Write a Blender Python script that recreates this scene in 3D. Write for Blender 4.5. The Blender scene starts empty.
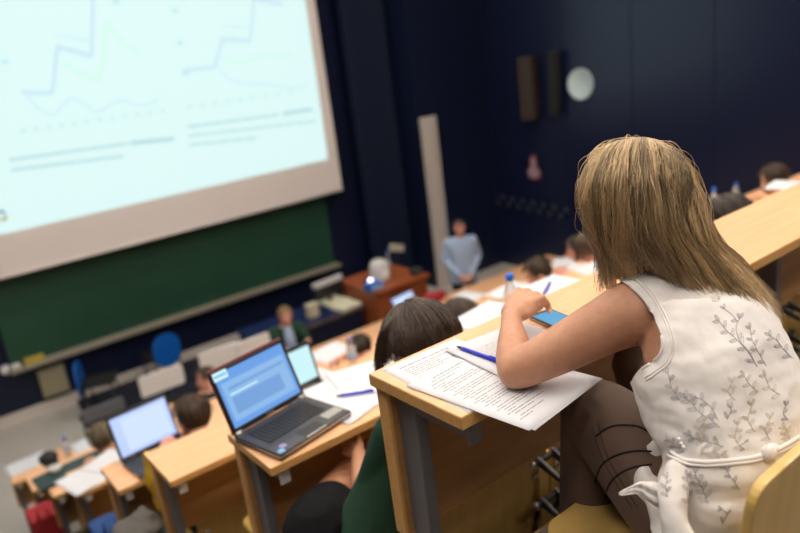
import bpy, bmesh, math, random
from mathutils import Vector, Matrix, noise
from mathutils.bvhtree import BVHTree
random.seed(7)
PI = math.pi
SC = bpy.context.scene
COL = SC.collection
CZ = 4.1                      # camera height above the front floor; all z below are relative to it, shifted at the end
FL = -4.1
# ---------------------------------------------------------------- camera solved from the perspective lines
F_PX, YAW, PIT, ROL = 727.385, 0.628277, 0.298802, 0.126443
_f = Vector((math.sin(YAW)*math.cos(PIT), math.cos(YAW)*math.cos(PIT), -math.sin(PIT)))
_r = Vector((math.cos(YAW), -math.sin(YAW), 0)); _d = _f.cross(_r)
_c, _s = math.cos(ROL), math.sin(ROL)
RX = _c*_r + _s*_d; RY = -_s*_r + _c*_d; RZ = _f
def ray(x, y): return RX*((x-400)/F_PX) + RY*((y-266.5)/F_PX) + RZ
def at(x, y, Z): return ray(x, y)*Z                     # point at view depth Z
def onz(x, y, z): d = ray(x, y); return d*(z/d.z)
def ony(x, y, Y): d = ray(x, y); return d*(Y/d.y)
def onx(x, y, X): d = ray(x, y); return d*(X/d.x)

# ---------------------------------------------------------------- materials
def mat(name, col, rough=.5, metal=0., emit=None, estr=0., spec=.5, coat=0., bump=None, var=None, sheen=0., sss=0., trans=0., alpha=None):
    m = bpy.data.materials.new(name); m.use_nodes = True
    nt = m.node_tree; b = nt.nodes['Principled BSDF']
    b.inputs['Base Color'].default_value = (*col, 1); b.inputs['Roughness'].default_value = rough
    b.inputs['Metallic'].default_value = metal; b.inputs['Specular IOR Level'].default_value = spec
    b.inputs['Coat Weight'].default_value = coat; b.inputs['Sheen Weight'].default_value = sheen
    b.inputs['Transmission Weight'].default_value = trans
    if sss: b.inputs['Subsurface Weight'].default_value = sss; b.inputs['Subsurface Radius'].default_value = (.012, .005, .003); b.inputs['Subsurface Scale'].default_value = 1.
    if emit: b.inputs['Emission Color'].default_value = (*emit, 1); b.inputs['Emission Strength'].default_value = estr
    tc = None
    if bump or var:
        tc = nt.nodes.new('ShaderNodeTexCoord')
    if bump:                                            # (scale, strength, distance, stretch)
        mp = nt.nodes.new('ShaderNodeMapping'); mp.inputs['Scale'].default_value = bump[3]
        n = nt.nodes.new('ShaderNodeTexNoise'); n.inputs['Scale'].default_value = bump[0]; n.inputs['Detail'].default_value = 4
        bp = nt.nodes.new('ShaderNodeBump'); bp.inputs['Strength'].default_value = bump[1]; bp.inputs['Distance'].default_value = bump[2]
        nt.links.new(tc.outputs['Object'], mp.inputs['Vector']); nt.links.new(mp.outputs['Vector'], n.inputs['Vector'])
        nt.links.new(n.outputs['Fac'], bp.inputs['Height']); nt.links.new(bp.outputs['Normal'], b.inputs['Normal'])
    if var:                                             # (second colour, scale, stretch)
        mp = nt.nodes.new('ShaderNodeMapping'); mp.inputs['Scale'].default_value = var[2]
        n = nt.nodes.new('ShaderNodeTexNoise'); n.inputs['Scale'].default_value = var[1]; n.inputs['Detail'].default_value = 5
        cr = nt.nodes.new('ShaderNodeValToRGB'); cr.color_ramp.elements[0].position = .35; cr.color_ramp.elements[1].position = .65
        cr.color_ramp.elements[0].color = (*col, 1); cr.color_ramp.elements[1].color = (*var[0], 1)
        nt.links.new(tc.outputs['Object'], mp.inputs['Vector']); nt.links.new(mp.outputs['Vector'], n.inputs['Vector'])
        nt.links.new(n.outputs['Fac'], cr.inputs['Fac']); nt.links.new(cr.outputs['Color'], b.inputs['Base Color'])
    return m
M = {}
M['wood'] = mat('wood_top', (.83,.45,.235), .38, var=((.89,.51,.275), 3, (1,14,8)))
M['woodedge'] = mat('wood_edge', (.68,.37,.12), .4, var=((.74,.43,.16), 4, (1,20,20)))
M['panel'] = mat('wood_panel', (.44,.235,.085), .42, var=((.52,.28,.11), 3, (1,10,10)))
M['seatwood'] = mat('seat_ply', (.62,.42,.12), .35, var=((.70,.48,.16), 4, (6,6,1)), coat=.2)
M['steel'] = mat('grey_steel', (.21,.22,.25), .42, .35)
M['steeldark'] = mat('dark_steel', (.055,.055,.06), .4, .6)
M['capgrey'] = mat('cap_grey', (.60,.60,.62), .45)
M['chrome'] = mat('chrome', (.62,.62,.62), .25, .9)
M['navy'] = mat('navy_wall', (.0065,.0105,.036), .42, spec=.32, bump=(3,.05,.01,(1,1,1)))
M['navyglossy'] = mat('navy_gloss_wall', (.008,.012,.042), .28, spec=.42, bump=(2,.05,.01,(1,1,1)))
M['navycurtain'] = mat('navy_curtain', (.005,.013,.045), .7)
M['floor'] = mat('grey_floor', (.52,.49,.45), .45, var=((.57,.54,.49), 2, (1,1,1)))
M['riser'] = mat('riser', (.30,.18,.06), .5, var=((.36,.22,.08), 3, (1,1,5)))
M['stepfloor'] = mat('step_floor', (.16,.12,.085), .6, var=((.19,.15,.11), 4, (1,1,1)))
M['carpet'] = mat('dark_carpet', (.010,.012,.028), .9)
M['ceil'] = mat('ceiling_paint', (.35,.34,.33), .9)
M['screenfab'] = mat('screen_fabric', (.86,.80,.78), .8)
M['projected'] = mat('projected_light', (.1,.1,.1), .9, emit=(.675,.905,.895), estr=1.0)
M['chartblue'] = mat('chart_blue', (.1,.1,.1), .9, emit=(.56,.77,.875), estr=.98)
M['chartviolet'] = mat('chart_violet', (.1,.1,.1), .9, emit=(.62,.83,.875), estr=1.)
M['chartgreen'] = mat('chart_green', (.1,.1,.1), .9, emit=(.60,.90,.80), estr=1.0)
M['charttext'] = mat('chart_text', (.1,.1,.1), .9, emit=(.42,.68,.72), estr=1.)
M['chartdot'] = mat('chart_dots', (.1,.1,.1), .9, emit=(.52,.80,.83), estr=1.)
M['board'] = mat('green_board', (.010,.062,.034), .55, var=((.014,.072,.040), 1.2, (1,1,1)))
M['tray'] = mat('tray_metal', (.42,.39,.32), .4, .35)
M['band'] = mat('base_band', (.62,.57,.52), .5)
M['doorframe'] = mat('pale_frame', (.62,.56,.52), .5)
M['white'] = mat('white_plastic', (.88,.88,.88), .4)
M['whiteboardy'] = mat('white_card', (.62,.60,.58), .5)
M['paper'] = mat('paper', (.70,.71,.755), .7)
M['ink'] = mat('ink', (.05,.05,.06), .7)
M['inkgreen'] = mat('ink_green', (.10,.22,.17), .7)
M['bluepen'] = mat('blue_pen', (.012,.03,.62), .3, coat=.3)
M['black'] = mat('black_plastic', (.014,.014,.016), .35)
M['blackm'] = mat('black_matt', (.018,.018,.02), .7)
M['keys'] = mat('key_caps', (.010,.010,.012), .45)
M['laptopgrey'] = mat('laptop_deck', (.05,.05,.054), .3, .3)
M['laptopsilver'] = mat('laptop_rim', (.45,.43,.42), .3, .8)
M['laptopred'] = mat('laptop_lid', (.22,.03,.05), .35, .3)
M['scrblue'] = mat('screen_blue', (0,0,0), .3, emit=(.15,.36,.80), estr=1.)
M['scrblue2'] = mat('screen_window', (0,0,0), .3, emit=(.27,.50,.84), estr=1.)
M['scrblue3'] = mat('screen_pane', (0,0,0), .3, emit=(.18,.37,.72), estr=1.)
M['scrwhite'] = mat('screen_page', (0,0,0), .3, emit=(.66,.80,1.), estr=1.)
M['scrcyan'] = mat('screen_cyan', (0,0,0), .3, emit=(.62,.93,.97), estr=1.)
M['scrviolet'] = mat('screen_violet', (0,0,0), .3, emit=(.50,.62,1.), estr=1.1)
M['phonescr'] = mat('phone_screen', (0,0,0), .15, emit=(.10,.42,.74), estr=.9)
M['stickerblue'] = mat('sticker_blue', (.16,.42,.75), .3)
M['stickerviolet'] = mat('sticker_violet', (.35,.28,.6), .3)
M['skin'] = mat('skin', (.61,.31,.19), .5, sss=.12, var=((.56,.275,.165), 60, (1,1,1)), bump=(220,.08,.002,(1,1,1)))
M['skinpink'] = mat('skin_pink', (.70,.34,.25), .5)
M['nail'] = mat('nail', (.78,.45,.42), .25)
M['eye'] = mat('eye', (.03,.02,.02), .2)
M['lip'] = mat('lip', (.5,.15,.13), .4)
M['blouse'] = mat('blouse', (.80,.765,.74), .75, sheen=.2, bump=(10,.45,.012,(1,1,.55)))
M['stitch'] = mat('stitching', (.38,.36,.39), .8)
M['stitchbeige'] = mat('stitching_beige', (.62,.53,.43), .8)
M['trousers'] = mat('brown_trousers', (.125,.073,.052), .75, sheen=.15, bump=(9,.3,.01,(.5,1,1)))
M['seam'] = mat('dark_seam', (.012,.007,.006), .9)
M['green'] = mat('green_top', (.008,.045,.022), .85, bump=(12,.5,.01,(1,1,1)))
M['shorts'] = mat('black_shorts', (.006,.0065,.008), .9, spec=.2, bump=(14,.3,.01,(1,1,1)))
M['shirtblue'] = mat('light_blue_shirt', (.38,.50,.72), .8, bump=(10,.4,.01,(1,1,1)))
M['darktr'] = mat('dark_trousers', (.012,.013,.02), .8)
M['cream'] = mat('cream_cloth', (.55,.50,.36), .8)
M['redcloth'] = mat('red_cloth', (.40,.02,.03), .8)
M['yellow'] = mat('yellow_cloth', (.72,.47,.02), .8, bump=(10,.5,.02,(1,1,1)))
M['jeans'] = mat('blue_jeans', (.02,.07,.26), .8)
M['greycloth'] = mat('grey_cloth', (.13,.12,.11), .85, bump=(9,.6,.02,(1,1,1)))
M['bluechair'] = mat('blue_shell', (.006,.12,.52), .4)
M['bluecap'] = mat('blue_cap', (.01,.16,.80), .35)
M['bottle'] = mat('clear_bottle', (.86,.9,.95), .08, trans=.75, spec=.5)
M['reddesk'] = mat('red_brown_wood', (.30,.075,.025), .35, var=((.36,.10,.035), 3, (1,8,1)))
M['benchtop'] = mat('dark_blue_top', (.004,.012,.075), .35)
M['benchedge'] = mat('bench_edge', (.10,.07,.055), .5)
M['yellowpaper'] = mat('cream_paper', (.70,.68,.50), .7)
M['lamp'] = mat('lamp_glow', (0,0,0), .5, emit=(.72,.70,1.), estr=5.)
M['brownbox'] = mat('brown_box', (.045,.028,.02), .6)
M['clock'] = mat('clock_face', (.62,.76,.80), .5)
M['pinksign'] = mat('pink_sign', (.42,.26,.30), .5)
M['redsign'] = mat('dark_red_sign', (.10,.02,.035), .5)
M['disc'] = mat('disc_grey', (.028,.034,.062), .45, .2)
M['panelglow'] = mat('light_diffuser', (.8,.8,.8), .6, emit=(1.,.90,.79), estr=21.)
M['beige'] = mat('beige_box', (.34,.31,.20), .6)
M['ochre'] = mat('ochre_box', (.58,.44,.08), .6)
M['darkgreen'] = mat('dark_green_case', (.012,.035,.032), .5)
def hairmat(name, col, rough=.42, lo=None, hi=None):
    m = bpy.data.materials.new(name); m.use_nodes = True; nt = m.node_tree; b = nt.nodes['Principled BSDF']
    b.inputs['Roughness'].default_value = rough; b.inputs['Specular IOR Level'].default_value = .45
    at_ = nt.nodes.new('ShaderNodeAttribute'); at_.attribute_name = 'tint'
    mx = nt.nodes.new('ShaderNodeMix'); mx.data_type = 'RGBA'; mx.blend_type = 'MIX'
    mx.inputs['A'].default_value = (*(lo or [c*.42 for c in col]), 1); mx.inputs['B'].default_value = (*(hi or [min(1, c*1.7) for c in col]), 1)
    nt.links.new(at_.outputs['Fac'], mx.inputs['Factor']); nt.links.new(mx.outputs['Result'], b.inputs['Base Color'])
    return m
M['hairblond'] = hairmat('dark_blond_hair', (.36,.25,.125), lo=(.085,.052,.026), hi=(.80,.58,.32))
M['hairdark'] = hairmat('dark_brown_hair', (.055,.036,.027), .3, lo=(.014,.010,.008), hi=(.16,.105,.075))
M['hairbrown'] = hairmat('brown_hair', (.085,.052,.032))
M['hairash'] = hairmat('ash_brown_hair', (.13,.09,.06))
M['hairlight'] = hairmat('light_ash_hair', (.22,.17,.11))
M['hairgrey'] = hairmat('grey_brown_hair', (.075,.058,.050))

# ---------------------------------------------------------------- mesh builder
class MB:
    def __init__(s): s.v = []; s.f = []; s.m = []; s.sm = []; s.mats = []
    def _mi(s, m):
        if m not in s.mats: s.mats.append(m)
        return s.mats.index(m)
    def add(s, vs, fs, m, smooth=False, T=None):
        o = len(s.v); k = s._mi(m)
        s.v += [(T @ Vector(v)) if T else Vector(v) for v in vs]
        for f in fs: s.f.append([i+o for i in f]); s.m.append(k); s.sm.append(smooth)
        return s
    def box(s, x0, x1, y0, y1, z0, z1, m, bev=0., T=None):
        bm = bmesh.new(); bmesh.ops.create_cube(bm, size=1)
        for v in bm.verts: v.co = Vector((x0+(v.co.x+.5)*(x1-x0), y0+(v.co.y+.5)*(y1-y0), z0+(v.co.z+.5)*(z1-z0)))
        if bev > 0: bmesh.ops.bevel(bm, geom=list(bm.edges), offset=bev, segments=2, affect='EDGES', profile=.6)
        bm.verts.index_update()
        s.add([v.co.copy() for v in bm.verts], [[v.index for v in f.verts] for f in bm.faces], m, False, T); bm.free(); return s
    def prism(s, pts, t0, t1, m, axis='z', T=None, bev=0.):
        # outline of 2D points, extruded; axis z: (x,y)->xy ; axis y: (x,z) extruded in y ; axis x: (y,z) extruded in x
        def mk(p, t):
            return {'z': (p[0], p[1], t), 'y': (p[0], t, p[1]), 'x': (t, p[0], p[1])}[axis]
        n = len(pts); vs = [mk(p, t0) for p in pts]+[mk(p, t1) for p in pts]
        fs = [list(range(n))[::-1], [n+i for i in range(n)]]+[[i, (i+1) % n, n+(i+1) % n, n+i] for i in range(n)]
        bm = bmesh.new(); bv = [bm.verts.new(v) for v in vs]
        for f in fs: bm.faces.new([bv[i] for i in f])
        bmesh.ops.recalc_face_normals(bm, faces=bm.faces)
        if bev > 0:
            es = [e for e in bm.edges if any(len(f.verts) == n for f in e.link_faces)]
            bmesh.ops.bevel(bm, geom=es, offset=bev, segments=2, affect='EDGES', profile=.6)
        bm.verts.index_update()
        s.add([v.co.copy() for v in bm.verts], [[v.index for v in f.verts] for f in bm.faces], m, False, T); bm.free(); return s
    def quad(s, a, b, c, d, m, T=None): return s.add([a, b, c, d], [[0, 1, 2, 3]], m, False, T)
    def lathe(s, prof, m, n=24, T=None, smooth=True):
        vs = []; fs = []
        for r, z in prof: vs += [(r*math.cos(2*PI*i/n), r*math.sin(2*PI*i/n), z) for i in range(n)]
        for k in range(len(prof)-1):
            for i in range(n): j = (i+1) % n; fs.append([k*n+i, k*n+j, (k+1)*n+j, (k+1)*n+i])
        if prof[0][0] > 1e-5: fs.append(list(range(n))[::-1])
        if prof[-1][0] > 1e-5: fs.append([(len(prof)-1)*n+i for i in range(n)])
        return s.add(vs, fs, m, smooth, T)
    def tube(s, pts, rad, m, n=8, T=None, flat=1., up=None, caps=True):
        pts = [Vector(p) for p in pts]; N = len(pts)
        if not hasattr(rad, '__len__'): rad = [rad]*N
        vs = []; fs = []; u = Vector(up) if up else None
        for i, p in enumerate(pts):
            t = (pts[min(i+1, N-1)]-pts[max(i-1, 0)]).normalized()
            if u is None: u = Vector((0, 0, 1)) if abs(t.z) < .9 else Vector((1, 0, 0))
            a = (u-t*u.dot(t)); a = a.normalized() if a.length > 1e-6 else t.orthogonal().normalized()
            if not up: u = a
            b = t.cross(a)
            for k in range(n): vs.append(p+a*(math.cos(2*PI*k/n)*rad[i]*flat)+b*(math.sin(2*PI*k/n)*rad[i]))
        for i in range(N-1):
            for k in range(n): j = (k+1) % n; fs.append([i*n+k, i*n+j, (i+1)*n+j, (i+1)*n+k])
        if caps: fs.append(list(range(n))[::-1]); fs.append([(N-1)*n+k for k in range(n)])
        return s.add(vs, fs, m, True, T)
    def ell(s, c, r, m, T=None, n=16):
        vs = []; fs = []; c = Vector(c)
        for i in range(n//2+1):
            th = PI*i/(n//2)
            for k in range(n): ph = 2*PI*k/n; vs.append(c+Vector((r[0]*math.sin(th)*math.cos(ph), r[1]*math.sin(th)*math.sin(ph), r[2]*math.cos(th))))
        for i in range(n//2):
            for k in range(n): j = (k+1) % n; fs.append([i*n+k, (i+1)*n+k, (i+1)*n+j, i*n+j])
        return s.add(vs, fs, m, True, T)
    def build(s, name, parent=None, loc=None):
        me = bpy.data.meshes.new(name)
        vs = [v-Vector(loc) for v in s.v] if loc is not None else s.v
        me.from_pydata([tuple(v) for v in vs], [], s.f)
        for m in s.mats: me.materials.append(M[m])
        me.polygons.foreach_set('material_index', s.m); me.polygons.foreach_set('use_smooth', s.sm)
        me.validate(); me.update()
        bm = bmesh.new(); bm.from_mesh(me); bmesh.ops.remove_doubles(bm, verts=bm.verts, dist=1e-6)
        bmesh.ops.recalc_face_normals(bm, faces=bm.faces); bm.to_mesh(me); bm.free()
        o = bpy.data.objects.new(name, me); COL.objects.link(o)
        if loc is not None: o.location = loc
        if parent: o.parent = parent
        return o
    def base(s):
        xs = [v.x for v in s.v]; ys = [v.y for v in s.v]; zs = [v.z for v in s.v]
        return Vector(((min(xs)+max(xs))/2, (min(ys)+max(ys))/2, min(zs)))
def tag(o, label, cat, group=None):
    o['label'] = label; o['category'] = cat
    if group: o['group'] = group
    return o
def thing(name, label, cat, loc, rz=0., group=None):
    o = bpy.data.objects.new(name, None); COL.objects.link(o); o.location = loc; o.rotation_euler = (0, 0, rz)
    o.empty_display_size = .05
    return tag(o, label, cat, group)
def single(name, mb, label, cat, group=None, rz=0., loc=None):
    o = mb.build(name, loc=mb.base() if loc is None else None)
    if loc is not None: o.location = loc
    o.rotation_euler = (0, 0, rz)
    return tag(o, label, cat, group)
def struct(name, mb):
    o = mb.build(name); o['kind'] = 'structure'; return o
def copy_tree(o, parent=None):
    c = o.copy(); COL.objects.link(c)
    if parent: c.parent = parent
    for ch in [x for x in COL.objects if x.parent == o]: copy_tree(ch, c)
    return c
def rot(axis, ang, piv=(0, 0, 0)):
    p = Vector(piv); return Matrix.Translation(p) @ Matrix.Rotation(ang, 4, axis) @ Matrix.Translation(-p)
def smoothpath(pts, n):
    """Catmull-Rom through tuples of any length"""
    pts = [tuple(p) for p in pts]; P = [pts[0]]+pts+[pts[-1]]; out = []
    S = len(pts)-1
    for i in range(n):
        t = i/(n-1)*S; k = min(int(t), S-1); u = t-k
        a, b, c, d = P[k], P[k+1], P[k+2], P[k+3]
        out.append(tuple(.5*((2*b[j])+(-a[j]+c[j])*u+(2*a[j]-5*b[j]+4*c[j]-d[j])*u*u+(-a[j]+3*b[j]-3*c[j]+d[j])*u**3) for j in range(len(b))))
    return out

# ================================================================ SETTING
YB = [1.23, 2.10, 2.95, 3.80, 4.65, 5.50, 6.35, 7.20]            # far edge of each desk row
XE = [0.772, 0.745, 0.672, 0.635, 0.575, 0.525, 0.485, 0.42]      # left end of each desk row
HZ = [0.68, 1.154, 1.545, 1.965, 2.345, 2.745, 3.07, 3.355]      # desk top below the camera
DEP = [.299, .30, .31, .31, .32, .32, .33, .34]
XR = 8.0
XW = 9.0
fl = [-(h+.74) for h in HZ]; fl[7] = FL
mb = MB(); mb.box(-2, XW, 7.25, 10.05, FL-.2, FL, 'floor'); struct('floor', mb)
mb = MB()
for i in range(8):
    y0 = -2.6 if i == 0 else YB[i-1]+.05
    y1 = YB[i]+.05
    if i == 7: y1 = 7.25
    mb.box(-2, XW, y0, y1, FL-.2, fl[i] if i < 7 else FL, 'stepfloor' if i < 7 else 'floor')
struct('floor', mb)
mb = MB()
for i in range(7): mb.box(XE[i]-.05, XR, YB[i]+.051, YB[i]+.057, fl[i+1]+.001, fl[i]-.001, 'riser')
struct('trim_1', mb)
mb = MB(); mb.box(-2.1, XW+.1, 10.05, 10.2, FL-.2, 2.9, 'navy'); struct('wall_front', mb)
mb = MB(); mb.box(XW, XW+.12, -2.6, 10.05, FL-.2, 2.9, 'navyglossy')
for k in range(9): mb.box(XW-.006, XW, -1+k*1.22, -.985+k*1.22, FL, 2.9, 'navy')
struct('wall_right', mb)
mb = MB(); mb.box(-2.12, -2, -2.6, 10.05, FL-.2, 2.9, 'navy'); struct('wall_left', mb)
mb = MB(); mb.box(-2.1, XW+.1, -2.72, -2.6, FL-.2, 2.9, 'navy'); struct('wall_back', mb)
mb = MB(); mb.box(-2.1, XW+.1, -2.7, 10.2, 2.9, 3.0, 'ceil'); struct('ceiling', mb)
mb = MB(); mb.box(-2, 5.6, 10.02, 10.05, FL, FL+.13, 'band'); struct('baseboard_front', mb)
# dark carpet on the front floor
mb = MB(); mb.prism([(1.36, 7.4), (7.0, 7.4), (7.0, 10.0), (1.62, 10.0)], FL+.001, FL+.012, 'carpet'); single('floor_carpet', mb, 'dark navy carpet spread over the front floor before the board', 'carpet')
# wing wall / curtain between the board and the pale pillar
mb = MB()
pts = []
for k in range(61):
    x = 6.55+k*(7.35-6.55)/60; pts.append((x, 9.72+.05*math.sin(k*.9)))
pts += [(7.35, 9.80), (6.55, 9.80)]
mb.prism(pts, FL+.02, 2.7, 'navycurtain', 'z'); single('stage_curtain', mb, 'dark blue curtain hanging in folds right of the projection screen', 'curtain')
mb = MB(); mb.box(7.42, 9.0, 9.2, 10.04, FL, 2.9, 'navy'); struct('wall_wing', mb)
mb = MB(); mb.box(7.42, 7.72, 9.12, 9.2, FL, ony(428, 117, 9.12).z, 'doorframe', .01); mb.box(7.53, 7.60, 9.095, 9.13, FL, ony(428, 117, 9.12).z-.02, 'doorframe', .01)
struct('trim_2', mb)

# ---------------------------------------------------------------- projection screen
YS = 9.75
t = thing('projection_screen', 'large white projection screen showing two pale charts, above the green board', 'projection screen', (3.2, YS, -2.19*YS/10-.02))
ox, oy, oz = t.location
zb = -.2195*YS; zp = -.1675*YS; xr = .630*YS; xpr = .611*YS
mb = MB(); mb.box(-.9-ox, xr-ox, -.012, .0, zb-oz, 2.0-oz, 'screenfab', .004); mb.tube([(-.9-ox, -.006, zb-oz), (xr-ox, -.006, zb-oz)], .022, 'screenfab', 10); mb.build('screen_fabric', t)
mb = MB(); mb.quad((-.6-ox, -.016, zp-oz), (xpr-ox, -.016, zp-oz+.012), (xpr-ox+.03, -.016, 1.8-oz), (-.6-ox, -.016, 1.8-oz), 'projected'); pi = mb.build('projected_image', t)
def scr(x, y): p = ony(x, y, YS-.02); return (p.x-ox, -.019, p.z-oz)
def stroke(mb, pts, w, m, dy=0.):
    P = [scr(*p) for p in pts]
    for a, b in zip(P, P[1:]):
        d = Vector((b[0]-a[0], 0, b[2]-a[2])); L = d.length or 1; n = Vector((-d.z, 0, d.x))/L*w/2; e = d/L*w*.3
        a = Vector(a)-e+Vector((0, dy, 0)); b = Vector(b)+e+Vector((0, dy, 0)); mb.quad(a-n, b-n, b+n, a+n, m)
def wig(x0, y0, x1, y1, n, a): return [(x0+(x1-x0)*k/n, y0+(y1-y0)*k/n+(a if k % 2 else -a)) for k in range(n+1)]
mb = MB()
stroke(mb, [(22, 92)]+wig(26, 93, 52, 93, 8, 1)+[(54, 80), (57, 50)]+wig(58, 47, 92, 56, 10, 1.5)+[(92, 40), (93, 0), (93, -25)], .045, 'chartblue')
stroke(mb, wig(56, 35, 90, 41, 9, 1.6), .035, 'chartviolet', -.001)
stroke(mb, smoothpath([(26, 95), (38, 108), (52, 115), (62, 106), (72, 98), (84, 104), (98, 112), (112, 104), (124, 101), (140, 106), (158, 100)], 40), .05, 'chartviolet', -.002)
stroke(mb, [(64, 64), (78, 72), (98, 80), (104, 60), (106, 22), (112, 30), (124, 45), (140, 52)], .045, 'chartgreen', -.003)
mb.build('chart', pi)
mb = MB()
stroke(mb, [(182, 72)]+wig(188, 70, 215, 67, 6, .8)+[(219, 52), (222, 40)]+wig(223, 39, 250, 41, 8, 1.8)+[(252, 25), (254, 0), (256, -2)]+wig(258, 0, 282, 4, 7, 1.5), .045, 'chartblue')
stroke(mb, wig(222, 26, 248, 27, 8, 1.8), .03, 'chartviolet', -.001)
stroke(mb, smoothpath([(217, 66), (228, 78), (240, 83), (262, 84), (285, 87), (305, 87)], 24), .05, 'chartviolet', -.002)
stroke(mb, smoothpath([(222, 58), (240, 62), (262, 55), (290, 55)], 20), .045, 'chartgreen', -.003)
mb.build('chart', pi)
def words(mb, x0, y0, x1, y1, m, w, rnd):
    u = 0.
    L = math.hypot(x1-x0, y1-y0)
    while u < L-2:
        k = rnd.uniform(4, 14); k = min(k, L-u)
        stroke(mb, [(x0+(x1-x0)*u/L, y0+(y1-y0)*u/L), (x0+(x1-x0)*(u+k)/L, y0+(y1-y0)*(u+k)/L)], w, m); u += k+2.2
rn = random.Random(3)
for w_ in ((10, 160, 128, 143.5, .035), (132, 143, 173, 139, .055), (12, 170, 124, 156, .035), (188, 127, 280, 114.5, .035), (284, 113.5, 312, 109.5, .055), (189, 136, 316, 121, .03), (190, 145, 256, 138, .03)):
    mb = MB(); words(mb, *w_[:4], 'charttext', w_[4], rn); mb.build('caption', pi)
mb = MB()
for k in range(12): x = 22+k*12.6; stroke(mb, [(x, 131-k*1.8), (x+3.5, 130.5-k*1.8)], .04, 'chartdot', -.001)
for k in range(9): x = 188+k*12.6; stroke(mb, [(x, 107-k*1.8), (x+3.5, 106.5-k*1.8)], .04, 'chartdot', -.001)
for p in [(3, 62), (114, 2), (173, 11), (178, 43), (184, 74)]: stroke(mb, [p, (p[0]+4, p[1]-.5)], .06, 'chartdot', -.001)
mb.build('axis_numbers', pi)
mb = MB()
for k, (m, a) in enumerate([('stickerblue', .4), ('stickerviolet', 2.5), ('ochre', 4.6)]):
    c = Vector(scr(1, 216)); mb.add([c+Vector((.07*math.cos(a+q*.5)*f, -.003, .07*math.sin(a+q*.5)*f)) for q in range(4) for f in (1, .5)], [[0, 2, 3, 1], [2, 4, 5, 3], [4, 6, 7, 5]], m)
mb.build('emblem', pi)
# ---------------------------------------------------------------- green board
t = thing('chalkboard', 'wide dark green chalkboard with a metal chalk tray below the projection screen', 'chalkboard', (3.45, 10.0, -3.25))
ox, oy, oz = t.location
xl, xrr = .985, 5.93
mb = MB(); mb.box(xl-ox, xrr-ox, -.03, .03, -3.36-oz, -1.5-oz, 'board', .004); mb.build('writing_surface', t)
mb = MB(); mb.box(xl-ox-.03, xrr-ox+.05, -.13, -.03, -3.40-oz, -3.375-oz, 'tray', .004); mb.box(xl-ox-.03, xrr-ox+.05, -.15, -.13, -3.405-oz, -3.345-oz, 'tray', .004); mb.box(xl-ox-.03, xrr-ox+.05, -.034, -.028, -3.40-oz, -3.35-oz, 'tray', .001)
mb.build('chalk_tray', t)
p = ony(34, 361, 9.9)
mb = MB(); mb.box(p.x-.10, p.x+.12, 9.87, 9.96, -3.374, -3.374+.08, 'ochre', .01); mb.box(p.x-.11, p.x+.13, 9.865, 9.965, -3.295, -3.28, 'ochre', .004); single('sponge_box', mb, 'ochre yellow sponge box at the left end of the chalk tray', 'box')
p = ony(20, 366, 9.9)
mb = MB(); mb.box(p.x-.10, p.x+.02, 9.87, 9.96, -3.374, -3.31, 'whiteboardy', .015); mb.box(p.x-.09, p.x+.01, 9.88, 9.95, -3.31, -3.30, 'white', .004); single('board_eraser', mb, 'white board eraser at the far left of the chalk tray', 'eraser')
p0 = ony(36, 371, 10.04); p1 = ony(70, 390, 10.04)
mb = MB(); mb.box(p0.x, p1.x, 9.98, 10.045, p1.z+.02, p0.z, 'beige', .01); mb.box(p0.x+.03, p1.x-.03, 9.97, 9.98, p1.z+.05, p0.z-.03, 'beige', .004); single('wall_cabinet', mb, 'small beige cabinet on the wall below the left end of the chalkboard', 'wall cabinet')
p = ony(6, 370, 10.03)
mb = MB(); mb.lathe([(0, .03), (.05, .028), (.065, .01), (.065, 0)], 'white', 20, Matrix.Translation((p.x, 10.045, p.z)) @ Matrix.Rotation(PI/2, 4, 'X')); single('wall_socket', mb, 'round white socket on the navy wall left of the chalkboard', 'socket')

# ---------------------------------------------------------------- things on the right wall
def wallthing(x, y): return onx(x, y, XW-.01)
p = wallthing(581, 84)
t = thing('wall_clock', 'round white clock high on the dark right wall', 'clock', (XW-.003, p.y, p.z))
R = Matrix.Rotation(-PI/2, 4, 'Y')
mb = MB(); mb.lathe([(0, .0), (.23, 0), (.23, .035), (.215, .045), (.208, .03), (0, .03)], 'clock', 40, R); mb.build('clock_face', t)
mb = MB(); mb.box(-.002, .002, -.006, .006, -.02, .13, 'whiteboardy', T=Matrix.Translation((-.036, 0, 0)) @ Matrix.Rotation(.5, 4, 'X')); mb.build('hand', t)
mb = MB(); mb.box(-.002, .002, -.006, .006, -.02, .17, 'whiteboardy', T=Matrix.Translation((-.039, 0, 0)) @ Matrix.Rotation(-2., 4, 'X')); mb.build('hand', t)
a = wallthing(530, 56); b = wallthing(537, 118)
t = thing('wall_speaker', 'tall brown column loudspeaker on the right wall beside the clock', 'loudspeaker', (XW-.12, (a.y+b.y)/2, b.z), .15)
h = a.z-b.z
mb = MB(); mb.box(-.1, .06, -.14, .12, 0, h, 'brownbox', .01); mb.build('cabinet', t)
mb = MB(); mb.box(-.106, -.098, -.12, .10, .03, h-.03, 'brownbox', .004); mb.build('grille', t)
mb = MB(); mb.box(.05, .115, -.03, .03, h*.4, h*.6, 'blackm', .005); mb.build('bracket', t)
a = wallthing(556, 50); b = wallthing(552, 114)
t = thing('wall_speaker', 'narrow black column loudspeaker tilted on the right wall, next to the brown one', 'loudspeaker', (XW-.10, a.y, b.z), -.2)
h = a.z-b.z
mb = MB(); mb.box(-.07, .04, -.08, .08, 0, h, 'blackm', .01, T=Matrix.Rotation(.06, 4, 'X')); mb.build('cabinet', t)
mb = MB(); mb.box(.03, .09, -.03, .03, h*.4, h*.6, 'blackm', .005); mb.build('bracket', t)
p = wallthing(535, 180)
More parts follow.
